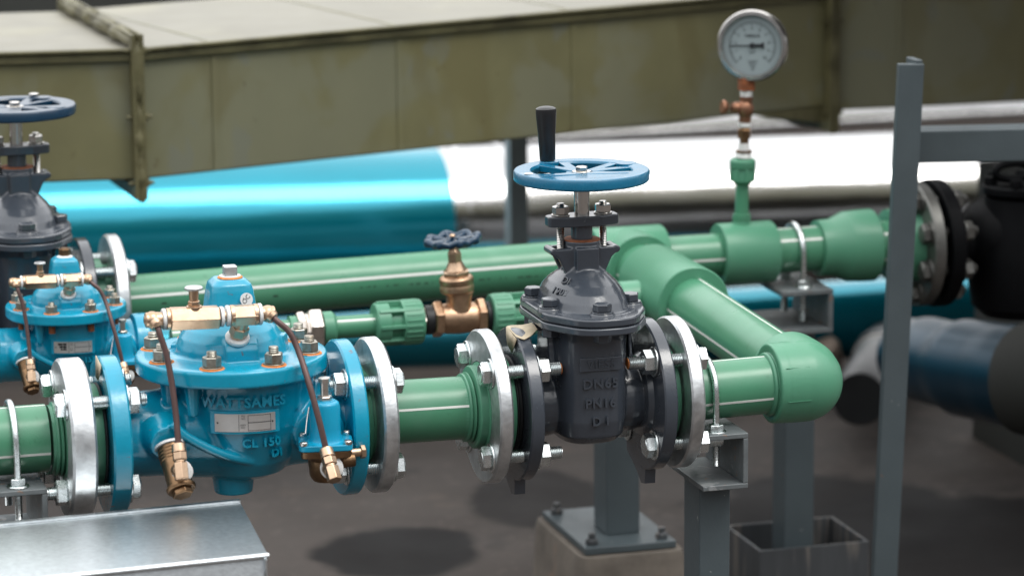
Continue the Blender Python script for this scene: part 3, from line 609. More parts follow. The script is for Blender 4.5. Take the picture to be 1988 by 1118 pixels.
b.tube([(XE-.03, 0, .001), (XE-.008, .0, .001), (XE, .008, .001), (XE, .03, .001)], .050, 56)
el = obj('elbow', b, GREENF, t, remesh=.0016, smooth=4)
b = B()
for (x, s) in ((.2275, 1),): b.lathe([(.0358, -.004), (.0385, -.0025), (.0395, 0), (.0385, .002), (.0405, .004), (.036, .0065)], (x, 0, 0), (1, 0, 0), 64)
b.lathe([(.0358, -.004), (.039, -.001), (.036, .003)], (XE, .053, BZ(.053)), (0, 1, 0), 64); obj('weld_bead', b, GREENF, t)
b = B()
for z, y0 in ((.028, -.0418), (-.012, -.0493)): b = B(); b.box((.252, y0, z), (.030, .001, .0008)); obj('mould_mark', b, GREENF, t)
b = B(); pipe(b, (XE, .045, BZ(.045)), (XE, .405, BZ(.405)), .0372, (-12, 94), sw=.0032); obj('branch_pipe', b, [GREEN, STRIPE], t); b = B(); pipe(b, (XE, .57, BZ(.57)), (XE, .625, BZ(.625)), .0372, (-12, 94)); obj('branch_pipe', b, [GREEN, STRIPE], t)
b = B(); zt = BZ(.49)
b.lathe([(.0375, .001), (.049, 0), (.0505, .0015), (.0505, .173), (.049, .175), (.037, .175)], (XE, .402, zt), (0, 1, 0), 64)
b.cyl((XE, .495, zt-.008), (XE-.076, .495, zt-.008), .0255, ch=.0012); obj('branch_tee', b, GREENF, t, sharp=40)
ZH = .023
b = B(); zt = BZ(.68); b.lathe([(.0370, .001), (.0475, 0), (.049, .0015), (.049, .104), (.0475, .106), (.037, .106)], (XE-.053, .69, ZH), (1, 0, 0), 64)
b.lathe([(.038, .001), (.0475, 0), (.049, .0015), (.049, .06)], (XE, .622, ZH), (0, 1, 0), 64); obj('header_tee', b, GREENF, t, sharp=40)
b = B(); pipe(b, (-.45, .69, .0125), (XE-.05, .69, ZH), .0345, (72, 190), sw=.0042); obj('header_pipe', b, [GREEN, STRIPE], t)
for xa_, xb_, r_, st_ in ((XE+.05, .42, .0305, (-18, 92)), (.48, .57, .0325, (4, 54)), (.645, .69, .0345, (54, 120))):
    b = B(); pipe(b, (xa_, .69, ZH), (xb_, .69, ZH), r_, st_, sw=.0035); obj('header_pipe', b, [GREEN, STRIPE], t)
b = B(); b.lathe([(.031, .001), (.0435, 0), (.0448, .0015), (.0448, .080), (.0435, .082), (.033, .082)], (.4110, .69, ZH), (1, 0, 0), 64); b.cyl((.447, .69, ZH+.04), (.447, .69, ZH+.050), .014, .0125); obj('gauge_tee', b, GREENF, t, sharp=40)
b = B(); b.lathe([(.033, .0), (.0405, .001), (.0415, .022), (.0495, .040), (.0510, .044), (.0515, .058), (.0520, .062), (.0525, .085), (.050, .087), (.035, .087)], (.562, .69, ZH), (1, 0, 0), 64); obj('reducer', b, GREENF, t, sharp=40)
# printed marks on the header pipe: short ink dashes
b = B(); x = -.125
rn = random.Random(3)
while x < .195:
    L_ = rn.uniform(.003, .009)
    g = radians(98); 
    for q in range(max(1, int(L_/.002))):
        h_ = rn.uniform(.0012, .0030); xx = x+q*.0022; cx_ = Vector((xx, .69-sin(g)*.0346, .021-cos(g)*-.0346*1+0)); b.box((xx, .69-sin(g)*.03465, .0215+cos(g)*.0346), (.0014, .0006, h_))
    x += L_+(.004 if rn.random() < .75 else .014)
for xx in (-.40, -.30, -.245): b.box((xx, .69-.0342, .0125), (.007, .0006, .0025))
obj('ink_print', b, PRINT, t)
# riser to the gauge
g0 = Vector((.447, .69, ZH+.048)); g1 = at(1442, 308, Y=.69); gd = (g1-g0).normalized(); gl = (g1-g0).length
b = B(); b.cyl(g0, g0+gd*(gl-.03), .0100, .0092); b.lathe([(.012, 0), (.0135, .004), (.0125, .012)], g0-gd*.002, gd, 32)
obj('riser_pipe', b, GREEN, t)
b = B(); b.lathe([(.0105, -.002), (.0150, .003), (.0178, .004), (.0178, .034), (.0165, .036), (.010, .036)], g1-gd*.036, gd, 8); b.lathe([(.0182, .0), (.0187, .001), (.0187, .011), (.0180, .012)], g1-gd*.014, gd, 32)
for k in range(8): a = k*pi/4; o_ = gd.orthogonal().normalized(); q = Matrix.Rotation(a, 3, gd) @ o_; b.bar(g1-gd*.032+q*.0175, g1-gd*.014+q*.0175, .004, .004, up=q)
obj('riser_socket', b, GREENF, t, bevel=.0008)
# rear-left stub of the header, at the rear gate valve
b = B(); b.lathe([(.03, 0), (.0605, 0), (.0605, .012), (.053, .013), (.050, .040), (.036, .046)], (-.493, .69, .012), (1, 0, 0), 64); obj('pipe_collar', b, GREENF, t)
b = B(); ring(b, -.4720, -.4540, ri=.0545, y=.69, z=.012, ch=.0025); obj('backing_flange', b, GALV, t, sharp=30)
for a in (45, 135, 225, 315):
    y, z = .69-sin(radians(a))*.0725, .012+cos(radians(a))*.0725; add_bolt(t, (-.4540, y, z), -1, .060, .008, turn=.4+a)
# right end of the header: big ring and black valve
b = B(); b.lathe([(.04, 0), (.052, .002), (.054, .03), (.06, .05), (.06, .062)], (.671, .69, ZH-.002), (1, 0, 0), 64); obj('pipe_collar', b, GREENF, t)
b = B(); ring(b, .711, .7290, R=.0905, ri=.055, y=.69, z=ZH-.003, ch=.002); obj('backing_flange', b, GALVD, t, sharp=30)
for k in range(8):
    a = radians(22.5+45*k); y, z = .69-sin(a)*.072, ZH-.003+cos(a)*.072; add_bolt(t, (.711, y, z), 1, .05, .006, turn=k, mat=GALVD, af=.0263)
t = thing('flanged_valve', 'black flanged valve at the right end of the green header behind the grey post', 'valve', (.826, .69, .02))
b = B(); ring(b, -.088, -.067, R=.093, ri=.03); b.lathe([(.060, -.067), (.040, -.05), (.038, -.03), (.05, -.02), (.062, 0), (.064, .03), (.055, .06), (.05, .10), (.03, .12)], (0, 0, 0), (1, 0, 0), 56)
b.lathe([(.050, -.10), (.066, -.085), (.072, -.05), (.070, .0), (.055, .04), (.05, .075), (.02, .085)], (.045, -.02, -.01), (0, 0, 1), 56); obj('body', b, DARKV, t)
b = B(); ring(b, .10, .12, R=.093, ri=.03); obj('flange', b, DARKV, t)
b = B(); b.cyl((.045, -.02, .07), (.045, -.02, .085), .055, ch=.003); obj('cover', b, DARKV, t)
for k in range(6):
    a = k*pi/3; b = B(); b.hexn((.045+cos(a)*.045, -.02+sin(a)*.045, .085), (0, 0, 1), .018, .012); obj('cover_bolt', b, DARKV, t)
b = B(); b.tube([(.03+cos(a)*.028, -.03, .105+sin(a)*.012) for a in [i*pi/6 for i in range(13)]], .006, 12); obj('lifting_ring', b, DARKV, t)

# ------------------------------------------------------------------ small line with brass valve
t = thing('small_pipe', 'thin green pipe with nickel union and ribbed coupling, left of the bronze valve', 'pipe', (0, .5, 0), 'small green pipes')
b = B(); pipe(b, (-.42, 0, -.004), (-.245, 0, -.003), .0150, (40,)); pipe(b, (-.205, 0, -.003), (-.135, 0, -.003), .0152, (45,), sw=.003); obj('pipe', b, [GREEN, STRIPE], t)
b = B(); b.lathe([(.0155, 0), (.0195, .001), (.0195, .010)], (-.262, 0, -.003), (1, 0, 0)); obj('collar', b, GREENF, t); b = B(); b.lathe([(.0200, 0), (.0225, .001), (.0225, .014), (.019, .018), (.0155, .019)], (-.217, 0, -.003), (1, 0, 0)); obj('collar', b, GREENF, t)
b = B(); b.lathe([(.02, 0), (.0235, .001), (.0250, .004), (.0250, .010), (.0215, .012), (.0215, .018)], (-.252, 0, -.003), (1, 0, 0), 8); b.hexn((-.236, 0, -.003), (1, 0, 0), .049, .019, rot=.2); obj('union_nut', b, NICKEL, t, bevel=.0012)
def coupling(par, x0, x1, narrow_first):
    b = B(); s = 1 if narrow_first else -1; xa = x0 if narrow_first else x1; Lc = x1-x0
    b.lathe([(.0150, 0), (.0270, .001), (.0285, .003), (.0285, .020), (.0225, .021), (.0225, .036), (.0300, .037), (.0300, Lc-.002), (.0285, Lc), (.016, Lc)], (xa, 0, -.002), (s, 0, 0), 48)
    for k in range(8):
        a = k*pi/4; b.bar((xa+s*.004, -sin(a)*.0265, -.002+cos(a)*.0265), (xa+s*(Lc-.004), -sin(a)*.0265, -.002+cos(a)*.0265), .005, .008, up=(0, -sin(a), cos(a)))
    for k in range(24):
        a = k*pi/12; b.bar((xa+s*.040, -sin(a)*.0300, -.002+cos(a)*.0300), (xa+s*(Lc-.004), -sin(a)*.0300, -.002+cos(a)*.0300), .0028, .0016, up=(0, -sin(a), cos(a)))
    return obj('coupling', b, GREENF, par, bevel=.0008)
coupling(t, -.146, -.080, True)
t = thing('small_pipe', 'ribbed green coupling and short pipe from the bronze valve to the branch tee', 'pipe', (0, .5, 0), 'small green pipes')
coupling(t, .016, .082, False)
b = B(); pipe(b, (.078, 0, 0), (XE-.060, 0.01, .006), .0155, (45,)); obj('pipe', b, [GREEN, STRIPE], t)
t = thing('bronze_valve', 'small bronze gate valve with scalloped navy handwheel on the thin green line', 'valve', (-.027, .5, 0)); vo = Vector((-.027, .5, 0))
b = B()
b.hexn((-.037, 0, -.001), (1, 0, 0), .044, .013, rot=.1); b.hexn((.023, 0, -.001), (1, 0, 0), .044, .013, rot=.1)
b.lathe([(.019, -.026), (.0205, -.018), (.0215, 0), (.0205, .018), (.019, .026)], (0, 0, -.001), (1, 0, 0), 48)
b.loft([(-.01, .018, .020), (.012, .016, .019), (.028, .016, .019), (.036, .020, .020)], e=2.6, seg=48)
b.lathe([(.0205, .034), (.0228, .036), (.0232, .042), (.0222, .046), (.0232, .048), (.0232, .054), (.0205, .057), (.017, .058)], (0, 0, 0), (-.06, 0, 1), 48)
obj('body', b, BRONZE, t, bevel=.0012)
up_ = Vector((-.09, 0, 1)).normalized(); q0 = Vector((-.003, 0, .0575))
b = B(); b.hexn(q0, up_, .0335, .007, rot=.3); b.lathe([(.0150, .007), (.0125, .012), (.0105, .016), (.0095, .019)], q0, up_, 32); b.hexn(q0+up_*.018, up_, .0175, .014, rot=.4); b.lathe([(.0085, .032), (.006, .036), (.0045, .037), (.0045, .048)], q0, up_, 24); bon = obj('bonnet', b, BRASS, t, bevel=.0008)
b = B(); b.ball(q0+up_*.0545, .0042, 16, sc=(1, 1, .6)); obj('stem_nut', b, BRASS, t)
b = B(); c = q0+up_*.049; rim = []
e1 = up_.orthogonal().normalized(); e2 = up_.cross(e1)
for i in range(97):
    a = 2*pi*i/96; r = .0335+.0022*cos(8*a); rim.append(c+(e1*cos(a)+e2*sin(a))*r+up_*(.002*cos(8*a)))
b.tube(rim, .0045, 12, smooth=1)
for k in range(8):
    a = 2*pi*k/8; b.tube([c+(e1*cos(a)+e2*sin(a))*.006, c+(e1*cos(a)+e2*sin(a))*.033], .0028, 10, smooth=1); b.ball(c+(e1*cos(a)+e2*sin(a))*.0345, .0062, 16)
    a += pi/8; b.tube([c-up_*.004+(e1*cos(a)+e2*sin(a))*.012, c-up_*.006+(e1*cos(a)+e2*sin(a))*.031], .0018, 8, smooth=1)
b.cyl(c-up_*.005, c+up_*.003, .009); b.lathe([(.016, 0), (.018, .002), (.018, .004), (.016, .005), (.016, 0)], c-up_*.004, up_, 32); obj('handwheel', b, WHEELD, t)
for s in (-1, 1):
    b = B(); x0 = .036 if s > 0 else -.049; b.lathe([(.016, 0), (.0195, .001), (.0200, .006), (.0192, .012), (.016, .013)], (x0, 0, -.001), (1, 0, 0), 40); obj('black_tape', b, RUBBER, t)
    b = B(); x1 = .049 if s > 0 else -.058; b.hexn((x1, 0, -.001), (1, 0, 0), .036, .0095, rot=.4); obj('adapter', b, NICKEL, t, bevel=.001)

# ------------------------------------------------------------------ pressure gauge
t = thing('pressure_gauge', 'round white-faced pressure gauge with steel rim and brown cock, standing on the green riser', 'gauge', tuple(g1))
def G(px, py): return at(px, py, Y=.69)-g1
b = B(); p0 = G(1443, 306); 
b.cyl(p0, G(1444, 296), .0115, .0105); b.cyl(G(1444, 292), G(1444, 278), .0080); obj('thread_tape', b, PTFE, t)
b = B(); b.hexn(G(1444, 297), gd, .022, .004); b.cyl(G(1444, 306), G(1446, 236), .0065); b.hexn(G(1445, 269), gd, .0175, .014); obj('nipple', b, BRASSD, t)
b = B(); b.cyl(G(1446, 247), G(1446, 237), .0085, ch=.001); obj('thread_tape', b, PTFE, t)
COPPER = M('copper_cock', (.28, .14, .085), .4, .8, var=.3, scale=50)
b = B(); b.cyl(G(1446, 238), G(1449, 188), .0085, .0095); b.ball(G(1447, 212), .0125, 24, sc=(1, 1, 1.2)); b.cyl(G(1447, 212), G(1420, 209), .0055, .007); b.ball(G(1430, 210), .009, 20); obj('cock_body', b, COPPER, t)
b = B(); b.cyl(G(1411, 209), G(1401, 208), .0095, .0105, ch=.002); obj('cock_knob', b, COPPER, t)
b = B(); b.cyl(G(1449, 188), G(1449, 174), .0085, .0090, ch=.001); obj('thread_tape', b, PTFE, t)
b = B(); b.loft([(0, .0105, .0105), (.018, .0105, .0105)], e=6); 
for i, v in enumerate(b.v): b.v[i] = tuple(Vector(v)+G(1449, 175))
obj('stem', b, RUSTD, t)
gc = G(1463, 88); nv = (CAM-(gc+g1)); nv.z = 0; nv = (Matrix.Rotation(radians(-12), 3, 'Z') @ nv).normalized(); nv = (nv+Vector((0, 0, .04))).normalized()
gu = Vector((0, 0, 1)).cross(nv).normalized(); gv = nv.cross(gu); rt = radians(2); gu, gv = gu*cos(rt)+gv*sin(rt), gv*cos(rt)-gu*sin(rt)
RG = .0500
b = B(); b.lathe([(.03, -.022), (RG-.004, -.020), (RG-.002, -.017), (RG-.002, .006), (RG, .007), (RG+.001, .010), (RG-.001, .0145), (RG-.006, .0150), (RG-.0075, .012), (RG-.0075, .008), (.03, .008)], gc, nv, 80); obj('case', b, STEEL, t)
b = B(); b.lathe([(RG-.0078, .0080), (RG-.0078, .0086)], gc, nv, 64); dial = obj('dial', b, FACE, t)
b = B(); fo = gc+nv*.0088
def gbar(bm, a, r0, r1, w_): 
    d = gu*sin(a)+gv*cos(a); bm.bar(fo+d*r0, fo+d*r1, w_, .0002, up=nv)
for i in range(51):
    a = radians(-135+270*i/50); gbar(b, a, .0300 if i % 5 else .0285, .0335, .0004 if i % 5 else .0008)
    if i < 50:
        for q in range(3): gbar(b, radians(-135+270*(i+q/3)/50), .0334, .0340, .0022)
for i in range(34): gbar(b, radians(-135+270*i/33), .0375, .0395, .0004)
mk = obj('scale_marks', b, INK, dial)
for i in range(11):
    a = radians(-135+27*i); d = gu*sin(a)+gv*cos(a); lettering(mk, str(i), .0060, fo+d*.0245, u=gu, v=gv, depth=.0001, mat=INK)
lettering(mk, 'TRERICE', .0060, fo+gv*.0135, u=gu, v=gv, depth=.0003, mat=INK)
lettering(mk, 'kg/cm\u00b2', .0035, fo-gv*.0095, u=gu, v=gv, depth=.0001, mat=INK)
b = B()
for k in range(5): b.bar(fo-gv*(.022+.003*k)-gu*(.007-.0012*k), fo-gv*(.022+.003*k)+gu*(.007-.0012*k), .0008, .0002, up=nv)
obj('approval_mark', b, INK, dial)
b = B(); nd = -gu; b.bar(fo+nv*.0012-nd*.004, fo+nv*.0012+nd*.032, .0016, .0005, up=nv); b.bar(fo+nv*.0012-nd*.004, fo+nv*.0012-nd*.017, .0045, .0006, up=nv); b.prism([(-.003, 0), (.003, 0), (.0048, .004), (-.0048, .004)], fo+nv*.001-nd*.013, gv, -nd, nv, .0007); b.cyl(fo, fo+nv*.003, .0038); obj('needle', b, INK, t)

# ------------------------------------------------------------------ U-bolts and supports
def ubolt(label, x, y, z, r, zleg, lower, rr=.0040, tilt=0.):
    t = thing('u_bolt', label, 'U-bolt', (x, y, z), 'U-bolts over the pipes', rot=(0, tilt, 0))
    b = B(); pts = [(0, -r, zleg-.035)]+[(0, -r, zleg), (0, -r, -.004)]+[(0, -r*cos(a), r*sin(a)) for a in [i*pi/10 for i in range(1, 10)]]+[(0, r, -.004), (0, r, zleg), (0, r, zleg-.035)]
    b.tube(pts, rr, 14, smooth=3); b.thread((0, -r, zleg-.004), (0, -r, zleg-lower), rr*1.1, .0015); b.thread((0, r, zleg-.004), (0, r, zleg-lower), rr*1.1, .0015); obj('rod', b, ZINC, t)
    for s in (-1, 1):
        b = B(); b.lathe([(rr, 0), (.0128, 0), (.0132, .0008), (.0125, .0018), (rr, .0018)], (0, s*r, zleg), (0, 0, 1), 36); obj('washer', b, ZINC, t)
        b = B(); b.hexn((0, s*r, zleg+.0018), (0, 0, 1), .0155, .0080, rot=.5); obj('nut', b, ZINC, t)
    return t
ubolt('bright U-bolt over the green outlet pipe just right of the grey gate valve', .147, 0, -.001, .0405, -.0435, .042)
ubolt('bright U-bolt over the green inlet pipe at far left', -.700, 0, .002, .0440, -.0435, .045)
ubolt('U-bolt over the rear green header between gauge tee and reducer', .528, .69, ZH, .0368, -.0475, .05, rr=.0045)
def channel(b, x0, x1, y0, y1, z0, z1, th=.0065, openx=-1):
    b.box(((x0+x1)/2, (y0+y1)/2, z1-th/2), (x1-x0, y1-y0, th)); b.box(((x0+x1)/2, (y0+y1)/2, z0+th/2), (x1-x0, y1-y0, th))
    xw = x1-th/2 if openx < 0 else x0+th/2; b.box((xw, (y0+y1)/2, (z0+z1)/2), (th, y1-y0-.0004, z1-z0-2*th))
t = thing('pipe_support', 'grey steel post with channel bracket under the outlet pipe right of the gate valve', 'pipe support', (.15, 0, -.5), 'steel pipe supports')
b = B(); channel(b, -.027, .031, -.062, .075, .388, .457); obj('channel', b, PAINTW, t, bevel=.0012)
b = B(); b.box((.0000, 0, .194), (.040, .058, .387)); obj('post', b, PAINT, t, bevel=.002)
b = B(); b.box((0, 0, .005), (.14, .16, .01)); obj('base_plate', b, PAINT, t, bevel=.001)
t = thing('pipe_support', 'worn rusty channel bracket and post under the inlet pipe at far left', 'pipe support', (-.70, 0, -.5), 'steel pipe supports')
b = B(); channel(b, -.034, .031, -.062, .075, .388, .458); obj('channel', b, PAINTW, t, bevel=.0012)
b = B(); b.box((0, 0, .194), (.040, .058, .387)); obj('post', b, PAINT, t, bevel=.002)
b = B(); b.box((0, 0, .005), (.14, .16, .01)); obj('base_plate', b, PAINT, t, bevel=.001)
t = thing('pipe_support', 'grey post with channel bracket under the rear header, its foot in a dark steel box', 'pipe support', (.53, .69, -.5), 'steel pipe supports')
b = B(); channel(b, -.045, .034, -.065, .08, .412, .4755, th=.007); obj('channel', b, PAINTW, t, bevel=.0012)
b = B(); b.box((-.02, .02, .4085), (.085, .11, .006)); obj('flat_bar', b, PAINTW, t, bevel=.001)
b = B(); b.box((-.0, 0, .203), (.046, .05, .404)); obj('post', b, PAINT, t, bevel=.002)
b = B(); b.box((0, 0, .004), (.11, .11, .008)); obj('base_plate', b, PAINT, t)
t = thing('pipe_support', 'blurred grey post on a square base plate bolted to the concrete block', 'pipe support', (.232, .66, -.372), 'steel pipe supports')
b = B(); b.box((.016, -.0, .19), (.050, .060, .36)); obj('post', b, PAINT, t, bevel=.002)
b = B(); b.box((.010, .02, .005), (.135, .21, .010)); obj('base_plate', b, PAINT, t, bevel=.001)
for sx in (-1, 1):
    for sy in (-1, 1): b = B(); b.hexn((.010+sx*.052, .02+sy*.085, .010), (0, 0, 1), .016, .008); b.cyl((.010+sx*.052, .02+sy*.085, .018), (.010+sx*.052, .02+sy*.085, .026), .005); obj('anchor_bolt', b, DARKST, t)
b = B(); b.loft([(-.5, .085, .125), (-.385, .080, .120), (-.3735, .077, .117)], e=12, cx=.242, cy=.68, seg=48); tag(obj('concrete_block', b, CONC), 'rough brown concrete block under the blurred base plate', 'concrete block')
b = B()
x0, x1, y0, y1, zt_ = .455, .625, .63, .77, -.405
for c, s in (((x0+x1)/2, y0), (x1-x0, .004)), (((x0+x1)/2, y1), (x1-x0, .004)): b.box((c[0] if isinstance(c, tuple) else c, s if not isinstance(s, tuple) else 0, 0), (0.001, .001, .001)) if False else None
b.box(((x0+x1)/2, y0, (zt_-.5)/2), (x1-x0, .004, .095)); b.box(((x0+x1)/2, y1, (zt_-.5)/2), (x1-x0, .004, .095)); b.box((x0+.002, (y0+y1)/2, (zt_-.5)/2), (.004, y1-y0-.0042, .095)); b.box((x1-.002, (y0+y1)/2, (zt_-.5)/2), (.004, y1-y0-.0042, .095))
tag(obj('steel_box', b, DARKST, None), 'dark open steel box round the foot of the rear support post', 'box')

# ------------------------------------------------------------------ steel frame at right: leaning post with cross beam
t = thing('steel_stand', 'tall slightly leaning grey steel post with a horizontal beam at far right', 'steel stand', (.55, .4, -.5))
p1 = at(1768, 124, Y=.4)-Vector(t.location); p0 = at(1716, 1118, Y=.4)-Vector(t.location); dz = (p0-p1).normalized(); p0 = p1+dz*((p1.z)/-dz.z)
b = B(); b.bar(p0, p1, .012, .036, up=(1, 0, 0)); w0 = Vector((.014, .02, 0)); b.bar(p0+w0, p1+w0+Vector((0, 0, .004)), .036, .010, up=(1, 0, 0)); obj('post', b, PAINT, t, bevel=.0015)
bb = at(1782, 285, Y=.45)-Vector(t.location); b = B(); b.bar(bb, bb+Vector((.9, -.19, .002)), .012, .044, up=(0, 0, 1)); b.bar(bb+Vector((0, .024, .020)), bb+Vector((.9, -.166, .022)), .036, .005); obj('beam', b, PAINT, t, bevel=.001)

# ------------------------------------------------------------------ ventilation duct
t = thing('ventilation_duct', 'olive stained fibreglass duct with bolted flange joints running above the pipes', 'duct', (0, 0, 0))
ZT, ZB = .302, .108; DEP = .50
J1 = at(262, 350, Y=1.10); J1.z = 0; A0 = J1+(at(0, 358, Z=ZB)-at(245, 351, Z=ZB)).normalized()*1.6; A0.z = 0
A0 = J1+Vector((-1.6, .20, 0)); J2 = at(1600, 221, Z=ZB); J2.z = 0; J3 = J2+Vector((1.5, .0, 0))
def ductseg(name, a, c, z0a, z1a, z0b, z1b, dep=DEP, lip=True):
    d = (c-a).normalized(); n = Vector((-d.y, d.x, 0)); b = B()
    vs = []
    for p, z0, z1 in ((a, z0a, z1a), (c, z0b, z1b)):
        for k in (0, dep):
            for z in (z0, z1): q = p+n*k; vs.append((q.x, q.y, z))
    b.add(vs, [(0, 1, 3, 2), (4, 6, 7, 5), (0, 4, 5, 1), (2, 3, 7, 6), (0, 2, 6, 4)])
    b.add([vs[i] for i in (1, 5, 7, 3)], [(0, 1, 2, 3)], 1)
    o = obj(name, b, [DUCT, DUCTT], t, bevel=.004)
    if lip:
        b = B(); u = Vector((0, 0, 1))
        q0, q1 = a-n*.003, c-n*.003; q0.z = z1a-.010; q1.z = z1b-.010; b.bar(q0, q1, .010, .012); 
        q0, q1 = a-n*.006, c-n*.006; q0.z = z1a+.0005; q1.z = z1b+.0005; b.bar(q0, q1, .016, .005)
        obj('edge_lip', b, DUCTF, t, bevel=.0015)
        L_ = (c-a).length; k = .12
        while k < L_-.05:
            b = B(); f = k/L_; za, zb = z0a+(z0b-z0a)*f, z1a+(z1b-z1a)*f; q = a+d*k-n*.001
            b.bar((q.x, q.y, za+.002), (q.x, q.y, zb-.018), .010, .002, up=n); q2 = a+d*k; b.bar((q2.x, q2.y, zb+.0002), (q2.x+n.x*dep, q2.y+n.y*dep, zb+.0002), .006, .0012)
            obj('panel_seam', b, DUCT, t); k += .31
    return d, n
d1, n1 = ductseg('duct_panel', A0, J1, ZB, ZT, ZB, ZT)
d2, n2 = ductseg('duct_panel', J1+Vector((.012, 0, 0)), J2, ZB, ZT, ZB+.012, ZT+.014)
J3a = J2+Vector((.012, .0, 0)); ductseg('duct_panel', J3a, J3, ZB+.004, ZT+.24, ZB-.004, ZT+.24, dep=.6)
def joint(P, d, n, z0, z1, dep, over=.014):
    jf = B()
    for k in (-1, 1):
        o = P+d*(k*.0065)
        for (ca, cb, zz0, zz1) in ((-over, 0, z0-over, z1+over), (dep, dep+over, z0-over, z1+over)):
            q = o+n*((ca+cb)/2); jf.box((q.x, q.y, (zz0+zz1)/2), (.0055, over+.001, zz1-zz0), rz=math.atan2(d.y, d.x))
        q = o+n*(dep/2)
        for zz in (z0-over/2, z1+over/2): jf.box((q.x, q.y, zz), (.005, dep, over), rz=math.atan2(d.y, d.x))
    # rough resin bead, drips and bolts
    rn = random.Random(5)
    obj('joint_flange', jf, DUCTF, t, bevel=.001)
    for f in (.03, .5, .97):
        q = P-n*(over*.55); z = z0+(z1-z0)*f; b = B(); b.hexn((q.x, q.y, z)+d*0 if False else Vector((q.x, q.y, z))+d*.009, d, .011, .005); b.cyl(Vector((q.x, q.y, z))-d*.018, Vector((q.x, q.y, z))+d*.020, .003); obj('joint_bolt', b, DUCTF, t)
    b = B(); pts = []
    for i in range(14):
        z = z0-over*1.2+(z1-z0+over*1.6)*i/13; q = P-n*(over*.6+rn.uniform(-.001, .0015))+d*rn.uniform(-.001, .002); pts.append((q.x, q.y, z))
    b.tube(pts, .007, 10, rs=[rn.uniform(.0050, .0095) for _ in range(14)], smooth=3)
    pts = []
    for i in range(16):
        q = P+n*(dep*i/15)+d*rn.uniform(-.003, .003); pts.append((q.x, q.y, z1+over*.3+rn.uniform(0, .003)))
    b.tube(pts, .009, 10, rs=[rn.uniform(.007, .014) for _ in range(16)], smooth=3)
    obj('resin_seam', b, DUCTF, t)
joint(J1+Vector((.006, 0, 0)), (d1+d2).normalized(), (n1+n2).normalized(), ZB-.010, ZT+.006, DEP, over=.018)
joint(J2+Vector((.006, 0, 0)), d2, n2, ZB-.006, ZT+.12, DEP, over=.022)
b = B(); v = [J2-d2*.14+n2*.002, J2+n2*.002, J2+n2*(DEP-.01), J2-d2*.14+n2*(DEP-.01)]
b.add([(q.x, q.y, ZB+.012) for q in v]+[(v[0].x, v[0].y, ZB+.009), (v[1].x, v[1].y, ZB-.016), (v[2].x, v[2].y, ZB-.016), (v[3].x, v[3].y, ZB+.009)], [(0, 1, 2, 3), (7, 6, 5, 4), (0, 4, 5, 1), (1, 5, 6, 2), (2, 6, 7, 3), (3, 7, 4, 0)]); obj('transition_panel', b, DUCTF, t)
b = B(); q = at(1003, 400, Y=1.85); b.box((q.x, 1.85, -.15), (.034, .034, .70)); tag(obj('duct_post', b, PAINTL, None, bevel=.002), 'narrow grey post under the duct in front of the silver clad pipe', 'post')

# ------------------------------------------------------------------ large insulated pipes
t = thing('insulated_pipe', 'large pipe under the duct, blue film peeled back to bright silver cladding', 'clad pipe', (0, 0, 0), 'foil clad pipes')
YU, RU = 2.5, .1650; ZQ = at(300, 464, Y=YU); ZW = at(1600, 424, Y=YU); zu = lambda x: ZQ.z+(ZW.z-ZQ.z)*(x-ZQ.x)/(ZW.x-ZQ.x)
XS = at(842, 380, Y=YU).x
b = B(); b.cyl((-2.2, YU, zu(-2.2)), (XS, YU, zu(XS)), RU+.0006, seg=96); obj('blue_film', b, FILM, t)
b = B(); b.cyl((XS-.01, YU, zu(XS-.01)), (4.2, YU, zu(4.2)), RU, .195, seg=96); obj('silver_cladding', b, SILVER, t)
b = B()
for x in (at(882, 380, Y=YU).x, at(966, 380, Y=YU).x): b.lathe([(RU-.001, -.010), (RU+.005, -.008), (RU+.005, .006), (RU-.001, .010)], (x, YU, zu(x)), (1, 0, .03), 96)
obj('cladding_band', b, SILVER, t)
b = B(); xs = at(968, 380, Y=YU).x
pts = []; n_ = 20
for i in range(n_+1):
    g = radians(15+150*i/n_); wdt = .002+.012*abs(sin(i*.5))*(i/n_); 
    for dx in (-wdt, wdt): pts.append((xs+dx+.010*sin(i*.35), YU-sin(g)*(RU+.002), zu(xs)+cos(g)*(RU+.002)))
b.add(pts, [(2*i, 2*i+1, 2*i+3, 2*i+2) for i in range(n_)]); o = obj('film_scrap', b, FILM, t); ms = o.modifiers.new('s', 'SOLIDIFY'); ms.thickness = .0006
b = B(); q = []
for i in range(11):
    z = zu(xs)-.02-.15*i/10; wd = .006+.022*sin(i*.30); 
    for dx in (-wd, wd*.5): q.append((xs+dx+.004*sin(i), YU-RU-.006-.004*sin(i*.9+dx*80), z))
b.add(q, [(2*i, 2*i+1, 2*i+3, 2*i+2) for i in range(10)]); o = obj('film_tail', b, FILM, t); ms = o.modifiers.new('s', 'SOLIDIFY'); ms.thickness = .0006
b = B(); q = at(882, 430, Y=YU-.1); b.box((q.x, YU-RU-.008, zu(q.x)-.06), (.014, .004, .22)); obj('hanger_strap', b, PAINT, t)
YL = 2.0; LQ = at(780, 658, Y=YL); LW = at(1640, 620, Y=YL); rl = lambda x: .054+(x-LQ.x)/(LW.x-LQ.x)*.021; zl = lambda x: LQ.z+(LW.z-LQ.z)*(x-LQ.x)/(LW.x-LQ.x); XL = at(1866, 590, Y=YL).x
t = thing('insulated_pipe', 'lower large pipe wrapped in blue film, below the green header', 'clad pipe', (0, 0, 0), 'foil clad pipes')
b = B(); b.cyl((-1.6, YL, zl(-1.6)), (XL, YL, zl(XL)), rl(-1.6), rl(XL), seg=80); obj('blue_film', b, FILM, t)
